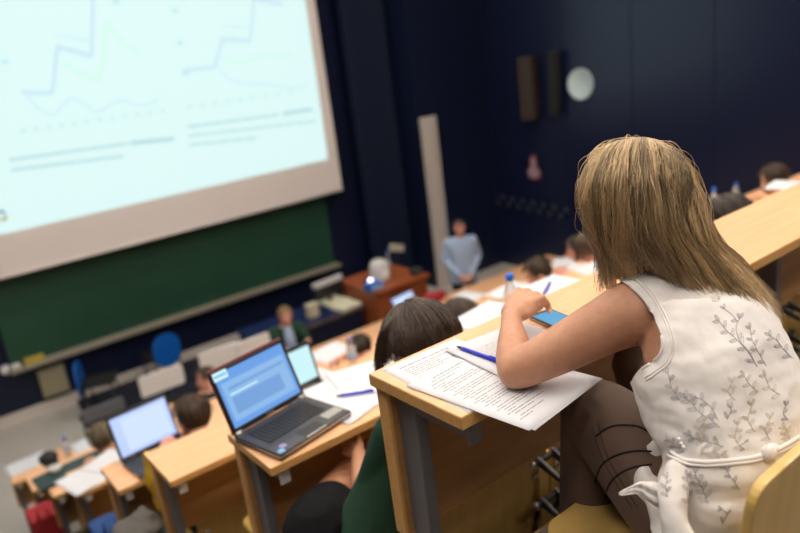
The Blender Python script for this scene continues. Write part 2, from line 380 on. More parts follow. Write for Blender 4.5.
t = thing('wall_sign', 'small pink and dark red bell shaped sign on the right wall', 'sign', (XW-.004, p.y, p.z))
mb = MB(); mb.prism([(-.15, 0), (.15, 0), (.15, .13), (.09, .22), (.08, .36), (.04, .44), (-.04, .44), (-.08, .36), (-.09, .22), (-.15, .13)], -.02, -.003, 'redsign', 'x'); mb.build('sign_plate', t)
mb = MB(); mb.ell((-.022, 0, .13), (.006, .13, .10), 'pinksign'); mb.ell((-.022, 0, .29), (.006, .06, .10), 'pinksign'); mb.build('pink_figure', t)
# faint zigzag of small round grey discs along the wall
a = wallthing(447, 188); b = wallthing(567, 214)
t = thing('disc_rail', 'faint grey double row of small round discs along the dark right wall', 'coat hooks', (XW-.003, (a.y+b.y)/2, (a.z+b.z)/2))
mb = MB(); c = t.location; mb.box(-.012, 0, a.y-c.y, b.y-c.y, -.02, .02, 'navy', T=None); mb.build('rail', t)
for k in range(26):
    u = k/25; q = a.lerp(b, u); dz = .06 if k % 2 else -.06
    q2 = Vector((XW-.03, q.y, q.z+dz))-c
    mb = MB(); mb.lathe([(0, .03), (.05, .03), (.065, .015), (.03, -.0), (.02, -.025)], 'disc', 14, Matrix.Translation(q2) @ R); mb.build('disc', t)
t.location.x = XW-.002
# wall sign on the curtain side
p = ony(397, 248, 9.0)
mb = MB(); T = Matrix.Translation(p) @ Matrix.Rotation(.35, 4, 'Z')
mb.box(-.2, .2, -.012, .012, -.06, .06, 'yellowpaper', .01, T=T @ Matrix.Rotation(.33, 4, 'Y'))
mb.tube([T @ Vector((0, 0.02, -.03)), (p.x+.0, p.y+.02, FL)], .012, 'blackm', 8)
mb.lathe([(.12, 0), (.12, .015), (.02, .03)], 'blackm', 16, Matrix.Translation((p.x, p.y+.02, FL+.012)))
single('notice_stand', mb, 'cream slanted notice on a thin dark stand before the blue curtain', 'notice stand')

# ================================================================ DESKS
ROWN = ['nearest, topmost row, under the blond woman\'s arm', 'second row from the camera, carrying the open dark laptop', 'third row, with a bare left end beside the yellow cloth', 'fourth row, with the bright violet laptop screen', 'fifth row, with white sheets at its left end', 'sixth row, with the dark green case on its left end', 'seventh row, with the black cap on its left end', 'front row, lowest and farthest, with sheets at its left end']
for i in range(8):
    x0, y1, z, dp = XE[i], YB[i], -HZ[i], DEP[i]
    t = thing('lecture_desk', 'long light wood lecture desk, '+ROWN[i], 'desk', (x0, y1-dp/2, fl[i]), 0, 'lecture desks in tiered rows')
    H = z-fl[i]; L = (XR if i else 6.5)-x0; hy = dp/2
    mb = MB(); mb.box(0, L, -hy, hy, H-.028, H, 'woodedge', .003); mb.box(.002, L-.002, -hy+.002, hy-.002, H-.002, H+.0006, 'wood'); mb.build('tabletop', t)
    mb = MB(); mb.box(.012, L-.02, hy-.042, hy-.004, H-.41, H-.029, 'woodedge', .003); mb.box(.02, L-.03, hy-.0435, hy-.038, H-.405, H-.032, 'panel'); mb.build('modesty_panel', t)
    for k, lx in enumerate([.035+j*1.58 for j in range(5 if i else 4)]):
        mb = MB(); mb.box(lx, lx+.034, hy-.105, hy-.044, 0, H-.03, 'steel', .004); mb.box(lx-.01, lx+.05, hy-.16, hy-.03, 0, .012, 'steeldark', .003); lg = mb.build('leg', t)
        mb = MB(); mb.prism([(hy-.105, H-.029), (hy-.105, H-.075), (-hy+.03, H-.070), (-hy+.03, H-.029)], lx, lx+.032, 'steel', 'x', bev=.003); mb.build('arm', lg)
        mb = MB(); mb.box(lx-.0015, lx+.0335, -hy+.022, -hy+.031, H-.085, H-.0295, 'capgrey' if i else 'steel', .002); mb.build('end_cap', lg)

# ================================================================ SEATS
def make_seat():
    t = thing('folding_seat', 'x', 'seat', (0, 0, 0))
    def rr(w, h0, h1, r):
        pts = []
        for cx, cz, a0 in [(w-r, h0+r, -PI/2), (w-r, h1-r, 0), (-w+r, h1-r, PI/2), (-w+r, h0+r, PI)]:
            for k in range(6): a = a0+PI/2*k/5; pts.append((cx+r*math.cos(a), cz+r*math.sin(a)))
        return pts
    mb = MB(); mb.prism(rr(.235, .38, .765, .035), -.008, .008, 'seatwood', 'y', T=rot('X', .10, (0, 0, .5)), bev=.004); b = mb.build('backrest', t)
    mb = MB(); mb.prism(rr(.21, .0, .38, .05), -.009, .009, 'seatwood', 'z', T=Matrix.Translation((0, .04, .44)), bev=.004); mb.build('seat_pan', t)
    for sx in (-1, 1):
        mb = MB()
        for zz in (.46, .62):
            mb.box(sx*.215-.012, sx*.215+.012, -.014, -.008+.0, zz-.03, zz-.005, 'steeldark', .002, T=rot('X', .10, (0, 0, .5)))
        mb.tube([(sx*.20, -.03, .52), (sx*.20, .0, .43), (sx*.20, .34, .42)], .011, 'steeldark', 8)
        mb.tube([(sx*.20, .0, .43), (sx*.20, .0, .015)], .014, 'steeldark', 8)
        mb.box(sx*.20-.03, sx*.20+.03, -.04, .06, 0, .012, 'steeldark', .003)
        mb.build('bracket', t)
        mb = MB(); mb.box(sx*.2-.028, sx*.2+.022, -.016, -.007, .60, .615, 'chrome', .002, T=rot('X', .10, (0, 0, .5))); mb.build('clip', b)
    return t
seat0 = make_seat(); seat0.location = (1.108, .462, fl[0])
seat0['label'] = 'light plywood seat back with rounded corner behind the blond woman'; seat0['group'] = 'plywood folding seats'
sn = ['second', 'third', 'fourth', 'fifth', 'sixth', 'seventh', 'front']
for i in range(1, 8):
    for k in range(6 if i == 1 else 2):
        s = copy_tree(seat0); s.location = (XE[i]+.44+.5*k, YB[i]-DEP[i]-.44, fl[i])
        s['label'] = 'yellow plywood folding seat in the %s row, %s from the left aisle' % (sn[i-1], ['first', 'second', 'third', 'fourth', 'fifth', 'sixth'][k])
        s['group'] = 'plywood folding seats'
# long steel hinge bars seen under the near desk
for k, X in enumerate((1.40, 2.87)):
    Y = 1.33
    lab = ['pair of dark steel hinge brackets on an orange post below the near desk', 'pair of dark steel hinge brackets right of the blond woman, below the near desk'][k]
    t = thing('hinge_post', lab, 'bracket', (X, Y, fl[1]))
    mb = MB(); mb.box(-.02, .02, .0, .03, 0, .72, 'seatwood', .004); mb.build('post', t)
    for zr in (-.935*Y, -1.04*Y):
        z = zr-fl[1]
        mb = MB()
        for dx in (-.03, .035):
            mb.prism([(-.01, z+.03), (-.01, z), (-.09, z-.02), (-.09, z-.005)], dx-.004, dx+.008, 'steeldark', 'x', bev=.001)
        mb.tube([(-.05, -.012, z+.012), (.06, -.012, z+.012)], .009, 'steeldark', 10)
        mb.ell((-.055, -.012, z+.012), (.008, .014, .014), 'chrome'); mb.build('hinge_bracket', t)
# plywood back strip (fixed kick board) below the near desk
mb = MB(); mb.box(XE[1]+.1, XR-.2, 1.385, 1.40, fl[1]+.08, fl[1]+.62, 'seatwood', .003); single('kick_board', mb, 'long yellow plywood board low behind the second row seats, under the near desk', 'board')

# ================================================================ THINGS ON THE NEAR DESK
def sheet_mesh(w, h, curl=0., corner=0., nx=10, ny=12, th=.0004, lift=0.):
    """a sheet in the xy plane, centre at origin, with slight curl"""
    mb = MB(); vs = []; fs = []
    def zz(u, v): return curl*(abs(u-.5)*2)**2*.5+corner*max(0, u-.6)**2*max(0, v-.6)**2*30+lift
    for s_ in (0, 1):
        for j in range(ny+1):
            for i in range(nx+1):
                u = i/nx; v = j/ny; vs.append(((u-.5)*w, (v-.5)*h, zz(u, v)+(th if s_ else 0)))
    N = (nx+1)*(ny+1)
    for j in range(ny):
        for i in range(nx):
            a = j*(nx+1)+i; q = [a, a+1, a+nx+2, a+nx+1]; fs.append(q[::-1]); fs.append([N+k for k in q])
    for i in range(nx): fs.append([i, i+1, N+i+1, N+i]); a = ny*(nx+1)+i; fs.append([a+1, a, N+a, N+a+1])
    for j in range(ny): a = j*(nx+1); fs.append([a+nx+1, a, N+a, N+a+nx+1]); a += nx; fs.append([a, a+nx+1, N+a+nx+1, N+a])
    mb.add(vs, fs, 'paper', True); return mb, zz
def printed(w, h, lines, zz, rnd, th=.0004):
    """lines: (y from top, x0, x1, thickness, material)"""
    mb = MB()
    for (y, x0, x1, t, m) in lines:
        x = x0
        while x < x1-.003:
            k = min(rnd.uniform(.006, .02), x1-x)
            u0, u1 = x/w, (x+k)/w; v = 1-y/h
            a = [((uu-.5)*w, h/2-y+dy, zz(uu, v)+th+.0002) for uu, dy in ((u0, 0), (u1, 0), (u1, t), (u0, t))]
            mb.quad(*a, m); x += k+.0022
    return mb
def put_sheet(name, label, x, y, z, ang, w, h, lines=None, curl=0., corner=0., group=None, seed=1, thick=.0004):
    t = thing(name, label, 'paper', (x, y, z), ang, group)
    mb, zz = sheet_mesh(w, h, curl, corner, th=thick); mb.build('page', t)
    if lines: printed(w, h, lines, zz, random.Random(seed), thick).build('printed_text', t)
    return t
zA = -HZ[0]+.0008
S = .305; W_ = .216
G = 'printed sheets under the blond woman\'s arm'
rnd = random.Random(11)
ln1 = [(.030, .03, .17, .0028, 'ink')]+[(.045+.009*k, .03, .12 if k % 3 else .17, .0019, 'ink') for k in range(5)]+[(.10+.0095*k, .03, .13-.02*(k % 2), .0019, 'ink') for k in range(5)]
# sheet lying straight at the end of the desk
put_sheet('printed_sheet', 'white printed sheet lying straight on the left end of the near desk, lowest', .905, 1.075, zA, -.02, W_, S*.94, ln1, seed=2, group=G)
ln2 = []
y = .028; rs = random.Random(5)
ln2 += [(.026, .055, .15, .0030, 'inkgreen'), (.036, .04, .13, .0020, 'inkgreen'), (.048, .03, .10, .0018, 'ink')]
y = .06
for k in range(25):
    if k % 6 == 5: y += .004
    x0 = .022+(.012 if k % 3 else 0); ln2.append((y, x0, rs.uniform(.09, .165) if k % 4 else .06, .0016, 'ink')); y += .0084
L, B = onz(406, 387, zA), onz(529, 432, zA)
ang = math.atan2((L-B).y, (L-B).x)-PI/2
def centre(L, ang, w, h): return L.x+math.cos(ang)*w/2+math.sin(ang)*h/2, L.y+math.sin(ang)*w/2-math.cos(ang)*h/2
hh = (L-B).length
cx, cy = centre(L, ang, .232, hh)
for k, (da, dx, dy) in enumerate([(.03, .004, -.003), (.0, 0, 0)]):
    put_sheet('printed_sheet', ['white sheet directly under the top question sheet, its edge overhanging the near desk', 'top white sheet dense with printed question lines, under the woman\'s elbow and blue pen'][k], cx+dx, cy+dy, zA+.0012+.0012*k, ang+da, .232, hh, ln2 if k else None, seed=4, group=G)
# second half of the spread, towards the phone
ln3 = [(.05+.007*k, .03, rs.uniform(.09, .18), .0011, 'ink') for k in range(22)]
c3 = onz(532, 352, zA)
put_sheet('printed_sheet', 'white printed page with curled edge beside the smartphone, beyond the woman\'s forearm', c3.x-.018, c3.y+.012, zA+.0042, -.10, .225, .27, ln3, curl=.003, corner=.0, seed=8, group=G)
# pen
def pen(label, a, b, z, m='bluepen', tip='black', r=.0045):
    a = Vector((a.x, a.y, z)); b = Vector((b.x, b.y, z)); d = (b-a).normalized(); c = (a+b)/2
    t = thing('ballpoint_pen', label, 'pen', (c.x, c.y, z-r))
    lo = Vector((c.x, c.y, z-r)); f = lambda q: q-lo
    mb = MB(); mb.tube([f(a+d*.018), f(a+d*.024), f(b-d*.002), f(b)], [r*.9, r, r, r*.7], m, 12); mb.build('barrel', t)
    mb = MB(); mb.tube([f(a), f(a+d*.006), f(a+d*.018)], [r*.2, r*.55, r*.88], tip, 12); mb.build('tip', t)
    mb = MB(); n = Vector((0, 0, 1)); mb.tube([f(b-d*.004)+n*r*1.2, f(b-d*.03)+n*r*1.35], r*.3, m, 8); mb.build('clip', t)
pen('blue ballpoint pen with dark tip lying on the printed sheets', onz(456.5, 346.5, zA+.01), onz(500, 362, zA+.01), zA+.0105)
# phone
pc = onz(556, 324, zA)
t = thing('smartphone', 'black smartphone with lit blue screen lying beside the woman\'s hand', 'phone', (1.224, 1.088, zA+.0002), -.18)
def rrect(w, h, r, n=5):
    pts = []
    for cx, cy, a0 in [(w-r, h-r, 0), (-w+r, h-r, PI/2), (-w+r, -h+r, PI), (w-r, -h+r, -PI/2)]:
        for k in range(n+1): a = a0+PI/2*k/n; pts.append((cx+r*math.cos(a), cy+r*math.sin(a)))
    return pts
mb = MB(); mb.prism(rrect(.034, .063, .009), 0, .009, 'black', bev=.0015); mb.prism(rrect(.0345, .0635, .009), .003, .006, 'chrome'); mb.build('body', t)
mb = MB(); mb.quad((-.0295, -.047, .0093), (.0295, -.047, .0093), (.0295, .049, .0093), (-.0295, .049, .0093), 'phonescr'); mb.build('screen', t)
mb = MB(); mb.lathe([(0, .0098), (.004, .0096), (.005, .009)], 'blackm', 12, Matrix.Translation((0, -.055, 0))); mb.build('home_button', t)

# ================================================================ LAPTOPS
def laptop(label, x, y, z, ang, w=.33, d=.235, sh=.205, tilt=.33, screen='scrblue', lid='laptopred', detail=True):
    t = thing('laptop', label, 'laptop', (x, y, z), ang)
    mb = MB(); mb.box(-w/2, w/2, -d/2, d/2, .002, .024, 'laptopgrey' if detail else 'black', .004); mb.box(-w/2-.0008, w/2+.0008, -d/2-.0008, d/2, .010, .019, 'laptopsilver', .002); mb.build('base', t)
    if detail:
        kb = MB()
        for r in range(6):
            for c in range(15):
                kx = -w/2+.03+c*(w-.06)/15; ky = .065-r*.0185
                kb.box(kx, kx+(w-.06)/15-.0035, ky, ky+.0155, .0242, .0268, 'keys')
        kb.build('keyboard', t)
        mb = MB(); mb.box(-.04, .045, -.105, -.055, .0241, .0248, 'keys', .0005); mb.box(-.038, .043, -.113, -.106, .0241, .0255, 'laptopsilver'); mb.build('touchpad', t)
        for cx, cy, m in ((-.135, -.098, 'stickerblue'), (-.112, -.078, 'stickerviolet')):
            mb = MB(); mb.lathe([(0, .0256), (.012, .0255), (.013, .0241)], m, 20, Matrix.Translation((cx, cy, 0))); mb.build('sticker', t)
        mb = MB(); mb.box(.075, .145, -.085, -.045, .0241, .0253, 'laptopsilver'); mb.build('sticker', t)
    else:
        mb = MB(); mb.box(-w/2+.03, w/2-.03, -.02, .075, .0241, .026, 'keys', .001); mb.build('keyboard', t)
    T = Matrix.Translation((0, d/2-.004, .022)) @ Matrix.Rotation(-tilt, 4, 'X')
    mb = MB(); mb.box(-w/2, w/2, 0, .006, .004, sh+.012, 'black', .003, T=T); mb.box(-w/2-.0005, w/2+.0005, .0055, .013, .004, sh+.019, lid, .003, T=T); ld = mb.build('lid', t)
    mb = MB(); m = .012; mb.box(-w/2+m, w/2-m, -.0008, -.0002, .022, sh, screen, T=T); sc = mb.build('screen', ld)
    mb = MB()
    if detail:
        mb.box(-w/2+m+.012, w/2-m-.012, -.0012, -.0009, .04, sh-.035, 'scrblue2', T=T)
        mb.box(-w/2+m+.03, w/2-m-.05, -.0016, -.0013, .06, sh-.09, 'scrblue3', T=T); mb.box(-w/2+m+.03, w/2-m-.02, -.0016, -.0013, sh-.065, sh-.055, 'scrblue3', T=T)
        mb.box(-w/2+m+.03, 0, -.0016, -.0013, sh-.082, sh-.077, 'scrcyan', T=T)
        mb.build('window', sc)
        mb = MB(); mb.box(-w/2+.008, -w/2+.062, -.0022, -.0014, sh-.022, sh+.006, 'scrcyan', T=T)
        for k in range(9): mb.box(-w/2+.012+k*.0052, -w/2+.0155+k*.0052, -.0028, -.0021, sh-.012, sh-.004, 'scrblue', T=T)
        mb.build('sticker', ld)
        mb = MB()
        for k in range(7): mb.box(-.018+k*.0052, -.0145+k*.0052, -.001, -.0002, .010, .015, 'laptopsilver', T=T)
        mb.build('logo', ld)
    else:
        mb.box(-w/2+m+.05, w/2-m-.02, -.0012, -.0009, .04, sh-.02, 'scrwhite' if screen == 'scrviolet' else 'scrcyan', T=T); mb.build('window', sc)
    for sx in (-1, 1):
        mb = MB(); mb.tube([(sx*(w/2-.03), d/2-.004, .024), (sx*(w/2-.004), d/2-.004, .024)], .010, 'laptopsilver' if detail else 'black', 12); mb.build('hinge', t)
    return t
zB = -HZ[1]+.001
laptop('open dark laptop with blue lit screen at the left end of the second row', .912, 1.945, zB, .20, w=.305, d=.225, sh=.205, tilt=.36)
zD = -HZ[3]+.001
p = ony(143, 432, 3.66)
laptop('open laptop with bright pale violet screen on the left end of the fourth row', p.x+.05, 3.62, zD, .10, w=.34, d=.22, sh=.235, tilt=.32, screen='scrviolet', lid='black', detail=False)
zC = -HZ[2]+.001
p = ony(303, 372, 2.86)
laptop('small open laptop with cyan white screen on the third row, behind the dark laptop', p.x, 2.80, zC, .12, w=.235, d=.17, sh=.185, tilt=.25, screen='scrcyan', lid='black', detail=False)
zH = -HZ[7]+.001
p = onz(393, 306, zH)
laptop('small tilted laptop with violet white screen in front of the red brown desk', p.x, 7.0, zH, .15, w=.40, d=.2, sh=.24, tilt=.6, screen='scrviolet', lid='black', detail=False)

# ================================================================ PAPERS ON THE LOWER DESKS
GP = 'white papers lying on the lower desks'
def psheet(px, py, z, ang, label, w=.21, h=.297, n=1, lines=True):
    p = onz(px, py, z)
    ll = [(.03+.009*k, .02, .17-.03*(k % 3 == 2), .002, 'ink') for k in range(20)] if lines else None
    return put_sheet('paper_sheet', label, p.x, p.y, z, ang, w, h, None if not lines else ll, seed=int(px), group=GP)
psheet(338, 392, zB+.001, .0, 'blank white sheet on the second row right of the dark laptop, beneath the blue pen', .30, .23, lines=False)
psheet(365, 378, zB+.002, -.25, 'white sheet behind the blue pen on the second row', .24, .25, lines=False)
psheet(348, 404, zB+.003, .25, 'white sheet in front of the blue pen on the second row', .21, .20, lines=False)
pen('blue pen lying on the white sheets right of the dark laptop', onz(336, 396.5, zB+.01), onz(374, 391, zB+.01), zB+.0115, r=.005)
psheet(330, 352, -HZ[3]+.002, .2, 'crumpled white paper on the desk behind the cyan laptop screen', .30, .22, lines=False)
psheet(318, 376, -HZ[2]+.002, .1, 'white paper scrap right beside the cyan screened laptop', .14, .17, lines=False)
psheet(402, 371, -HZ[1]+.002, .1, 'white paper under the dark haired woman\'s hanging hair', .2, .2, lines=False)
psheet(487, 316, zB+.002, .15, 'white paper at the foot of the plastic bottle on the second row', .32, .21, lines=False)
psheet(466, 298, -HZ[4]+.002, .3, 'round edged white paper on the desk between the two heads and the lecturer', .32, .26, lines=False)
psheet(514, 291, -HZ[2]+.002, .1, 'white paper beyond the bottle, in front of the short haired man', .3, .24, lines=False)
psheet(553, 286, zB+.002, .0, 'white sheet with a violet pen on the second row beside the woman\'s hair', .26, .21, lines=False)
pen('violet blue pen on the white sheet behind the woman\'s hand', onz(543, 293, zB+.02), onz(550, 281, zB+.02), zB+.012, r=.006)
psheet(562, 263, -HZ[4]+.002, .2, 'white paper on a far desk right of the short haired man', .32, .25, lines=False)
psheet(573, 274, -HZ[3]+.002, .2, 'small white paper between the short haired man and the light haired heads', .18, .15, lines=False)
psheet(594, 268, -HZ[2]+.002, -.2, 'white paper under the light brown haired head', .25, .2, lines=False)
psheet(786, 185, -HZ[1]+.002, .2, 'white paper at the far right on the second row', .26, .2, lines=False)
psheet(27, 464, -HZ[7]+.002, .05, 'white sheet at the left corner of the front row desk', .36, .27, lines=False)
psheet(88, 443, -HZ[7]+.002, .1, 'white sheet behind the small water bottle on the front row', .3, .26, lines=False)
psheet(84, 479, -HZ[4]+.002, .22, 'white sheet overhanging the left end of the fifth row', .25, .29, lines=False)
psheet(106, 461, -HZ[4]+.003, .5, 'white sheet beside the violet laptop on the fifth row', .26, .2, lines=False)
psheet(72, 466, -HZ[6]+.002, .1, 'white sheet on the seventh row behind the dark green case', .2, .2, lines=False)
# bottles
def bottle(label, px, py, z, h=.215, cap='bluecap', group=None):
    p = onz(px, py, z) if py else px
    t = thing('water_bottle', label, 'bottle', (p.x, p.y, z), 0, group)
    mb = MB(); r = .031
    mb.lathe([(0, .0), (r*.85, 0), (r, .01), (r, .05), (r*.94, .06), (r, .07), (r, .11), (r*.94, .12), (r, .13), (r*.9, .155), (r*.45, h-.03), (.012, h-.022), (.012, h-.01)], 'bottle', 20); mb.build('bottle_body', t)
    mb = MB(); mb.lathe([(.0125, h-.024), (.016, h-.022), (.016, h), (.013, h+.003), (0, h+.003)], cap, 16); mb.build('cap', t)
    mb = MB(); mb.lathe([(r+.0006, .072), (r+.0006, .108)], 'shirtblue', 20); mb.build('bottle_label', t)
q = ony(510, 284, 1.93); bottle('clear plastic bottle with blue cap behind the woman\'s raised hand', Vector((q.x, 1.93, 0)), 0, zB, .235)
def capat(x, y, z): d = ray(x, y); Y = (z+.20)/(d.z/d.y); return Vector((d.x/d.y*Y, Y, 0))
for a_ in ((703, 199, zC), (714, 190, zC), (736, 184, zD)): print('CAP', a_, capat(*a_))
bottle('blue capped bottle just right of the woman\'s blond hair', capat(703, 199, zC), 0, zC, group='blue capped bottles on the third row')
bottle('blue capped bottle rising above the grey haired head', capat(714, 190, zC), 0, zC, group='blue capped bottles on the third row')
bottle('blue capped bottle between the two heads on the right', capat(736, 184, zD), 0, zD)
q = ony(63, 436, 6.95); bottle('small clear bottle with blue cap on the front row', Vector((q.x, 6.95, 0)), 0, zH)
q = ony(349, 337, 3.7); bottle('bottle with pale violet cap behind the cyan screened laptop', Vector((q.x, 3.7, 0)), 0, -HZ[3], cap='stickerviolet')
# pencil case, cap
p = onz(67, 473, -HZ[5]+.001)
t = thing('pencil_case', 'dark green flat case on the left end of the sixth row', 'case', (p.x+.03, p.y, -HZ[5]+.001), .08)
mb = MB(); mb.prism(rrect(.25, .115, .02), 0, .022, 'darkgreen', bev=.006); mb.build('case_body', t)
mb = MB(); mb.tube([(-.23, .0, .024), (.23, .0, .024)], .003, 'steel', 8); mb.build('zip', t)
mb = MB(); mb.lathe([(0, 0), (.04, 0), (.052, .012), (.05, .026), (.03, .03), (0, .026)], 'whiteboardy', 20); T = mb.build('tape_roll'); T.location = (onz(56, 473, -HZ[5]).x, onz(56, 473, -HZ[5]).y, -HZ[5]+.024); tag(T, 'round white tape roll lying on the dark green case', 'tape')
p = onz(49, 460, -HZ[6]+.001)
t = thing('peaked_cap', 'black round peaked cap on the left end of the seventh row', 'cap', (p.x, p.y, -HZ[6]+.001))
mb = MB(); mb.lathe([(.075, 0), (.08, .02), (.07, .05), (.04, .07), (0, .075)], 'blackm', 20); mb.build('crown', t)
mb = MB(); mb.prism([(-.06, -.05), (-.062, -.10), (-.04, -.13), (0, -.14), (.04, -.13), (.062, -.10), (.06, -.05)], .0, .008, 'blackm', bev=.003); mb.build('peak', t)

# ================================================================ CLOTHES AND BAGS BY THE AISLE
def cloth_lump(label, name, cat, c, r, m, seed, kids=None):
    mb = MB(); mb.ell((0, 0, r[2]), r, m, n=36)
    for v in mb.v:
        nz = noise.fractal(v*9+Vector((seed, 0, 0)), .8, 2., 4); d = (v-Vector((0, 0, r[2]))).normalized()
        v += d*nz*min(r)*.55
        if v.z < 0: v.z = 0
    o = mb.build(name, loc=None); o.location = c; tag(o, label, cat); return o
q = ony(154, 482, 3.10)
mb = MB()
for k in range(1):
    pts = smoothpath([(0, 0, .15, .015), (.005, .01, .12, .03), (.0, .015, .02, .05), (.005, .01, -.08, .045), (0, 0, -.15, .02)], 20)
    mb.tube([a[:3] for a in pts], [a[3] for a in pts], 'yellow', 18, flat=.55, up=(1, 0, 0))
for v in mb.v: v += Vector((noise.noise(v*14), noise.noise(v*14+Vector((5, 5, 5))), 0))*.016
o = mb.build('yellow_scarf', loc=None); o.location = (q.x, 3.10, q.z); tag(o, 'yellow scarf hanging between the third and fourth desk ends', 'scarf')
cloth_lump('crumpled grey jacket lying low beside the third desk end', 'grey_jacket', 'jacket', ony(142, 536, 3.12), (.10, .12, .05), 'greycloth', 3)
q = ony(142, 536, 3.12); mb = MB(); mb.box(q.x-.12, q.x+.12, 3.03, 3.26, fl[3], q.z, 'blackm', .03); single('black_bag', mb, 'black bag standing under the crumpled grey jacket', 'bag')

q = ony(110, 531, 4.0); mb = MB(); mb.box(q.x-.09, q.x+.07, 3.92, 4.14, fl[4], q.z+.04, 'jeans', .03); mb.tube([(q.x-.04, 3.93, q.z+.03), (q.x-.03, 3.95, q.z+.10), (q.x+.03, 3.95, q.z+.10), (q.x+.04, 3.93, q.z+.03)], .008, 'jeans'); single('blue_bag', mb, 'blue bag standing behind the fourth desk end', 'bag')
q = ony(44, 520, 5.68); mb = MB(); mb.box(q.x-.10, q.x+.10, 5.6, 5.86, fl[6], q.z+.06, 'redcloth', .03); mb.tube([(q.x-.04, 5.61, q.z+.05), (q.x-.03, 5.63, q.z+.12), (q.x+.03, 5.63, q.z+.12), (q.x+.04, 5.61, q.z+.05)], .01, 'redcloth'); single('red_bag', mb, 'dark red bag standing between the sixth and seventh desk ends', 'bag')
# ================================================================ FRONT OF THE HALL
# bench
t = thing('front_bench', 'long dark blue front bench below the right half of the chalkboard', 'bench', (4.3, 8.2, FL+.012))
mb = MB(); mb.box(-.85, .72, -.36, .38, .70, .738, 'benchtop', .004); mb.box(-.85, .72, -.368, -.355, .70, .745, 'benchedge', .003); mb.build('worktop', t)
mb = MB(); mb.box(-.82, .70, -.33, -.30, 0, .70, 'navy', .004); mb.build('front_panel', t)
for sx in (-.82, .67): mb = MB(); mb.box(sx, sx+.03, -.30, .34, 0, .70, 'navy', .003); mb.build('leg', t)
zb_ = FL+.012+.7385
# monitor
p = ony(328, 284, 8.35)
t = thing('desk_monitor', 'black monitor seen from behind with grey top edge on the dark blue bench', 'monitor', (p.x, 8.35, zb_), .12)
mb = MB(); mb.box(-.25, .25, -.02, .03, .10, p.z-zb_+.03, 'black', .008); mb.build('housing', t)
mb = MB(); mb.box(-.25, .25, -.03, .04, p.z-zb_-.0, p.z-zb_+.07, 'capgrey', .008); mb.build('top_bar', t)
mb = MB(); mb.box(-.03, .03, -.01, .02, .015, .12, 'black'); mb.lathe([(0, 0), (.13, 0), (.12, .015), (0, .02)], 'black', 20); mb.build('stand', t)
p = onz(358, 303, zb_)
for k, (dx, dy, a, lb) in enumerate([(-.10, .25, .1, 'yellowish stack of papers on the bench, farthest part'), (.06, .02, -.2, 'yellowish papers in the middle of the bench end'), (.14, -.12, .1, 'yellowish papers nearest to the bench edge')]):
    mb = MB(); mb.box(-.17, .17, -.13, .13, 0, .03+.008*k, 'yellowpaper', .004); mb.box(-.16, .15, -.12, .14, .03+.008*k, .036+.008*k, 'yellowpaper', .002)
    o = mb.build('paper_stack', loc=None); o.location = (min(p.x+dx, 4.84), p.y+dy+.12, zb_); o.rotation_euler = (0, 0, a); tag(o, lb, 'papers', 'yellowish paper stacks on the dark blue bench')
mb = MB(); mb.prism(rrect(.085, .06, .03), 0, .19, 'cream', bev=.02)
pb = ony(311, 303, 8.1); o = mb.build('paper_bag', loc=None); o.location = (pb.x, 8.1, zb_); tag(o, 'pale beige paper bag left of the monitor on the dark blue bench', 'bag')
# red brown desk
t = thing('lecturer_desk', 'red brown wooden lecturer desk left of the pale pillar', 'desk', (5.5, 7.95, FL+.012))
Hh = -3.12-(FL+.012)
mb = MB(); mb.box(-.45, .47, -.42, .52, Hh-.035, Hh, 'reddesk', .005); mb.build('desktop', t)
mb = MB(); mb.box(-.42, .44, -.36, -.33, 0, Hh-.036, 'reddesk', .003); mb.build('front_panel', t)
for sx in (-.42, .41): mb = MB(); mb.box(sx, sx+.03, -.33, .48, 0, Hh-.036, 'reddesk', .003); mb.build('side_panel', t)
zt = -3.12
p = ony(385, 291, 8.0)
t = thing('desk_projector', 'pale rounded document projector standing on the red brown desk', 'projector', (5.42, 7.95, zt))
mb = MB(); mb.lathe([(0, 0), (.13, 0), (.14, .03), (.135, .20), (.11, .27), (.05, .30), (0, .305)], 'whiteboardy', 24); mb.build('housing', t)
mb = MB(); mb.box(-.05, .05, -.145, -.12, .05, .16, 'white', .01); mb.build('control_panel', t)
t = thing('desk_lamp', 'small lamp with a glowing violet white round bulb left of the pale projector', 'lamp', (5.18, 7.85, zt))
lz = ony(375, 280, 7.82).z-zt
mb = MB(); mb.lathe([(0, 0), (.05, 0), (.05, .012), (.008, .02), (.008, lz-.03)], 'black', 16); mb.build('stand', t)
mb = MB(); mb.ell((0, 0, lz), (.035, .035, .035), 'lamp'); mb.build('bulb', t)
mb = MB(); mb.lathe([(.02, lz+.045), (.05, lz+.0), (.047, lz-.0), (.018, lz+.042)], 'steeldark', 16, Matrix.Translation((0, .035, 0))); mb.build('lamp_shade', t)
mb = MB(); mb.box(-.12, .12, -.05, .12, 0, .10, 'bluechair', .02); mb.box(-.09, .09, -.055, -.04, .02, .08, 'shirtblue', .004); o = mb.build('blue_box', loc=None); o.location = (5.12, 7.66, zt); tag(o, 'blue box below the glowing lamp on the red brown desk', 'box')
bottle('bottle with dark blue cap at the far corner of the red brown desk', Vector((5.80, 8.25, 0)), 0, zt, .27)
cloth_lump('red cloth heap at the desk edge left of the lecturer', 'red_jacket', 'jacket', (onz(434, 301, -HZ[7]).x, onz(434, 301, -HZ[7]).y, -HZ[7]+.001), (.22, .10, .06), 'redcloth', 9)
cloth_lump('dark round bag on the red brown desk front corner', 'dark_bag', 'bag', (5.86, 7.70, zt), (.10, .09, .05), 'blackm', 4)
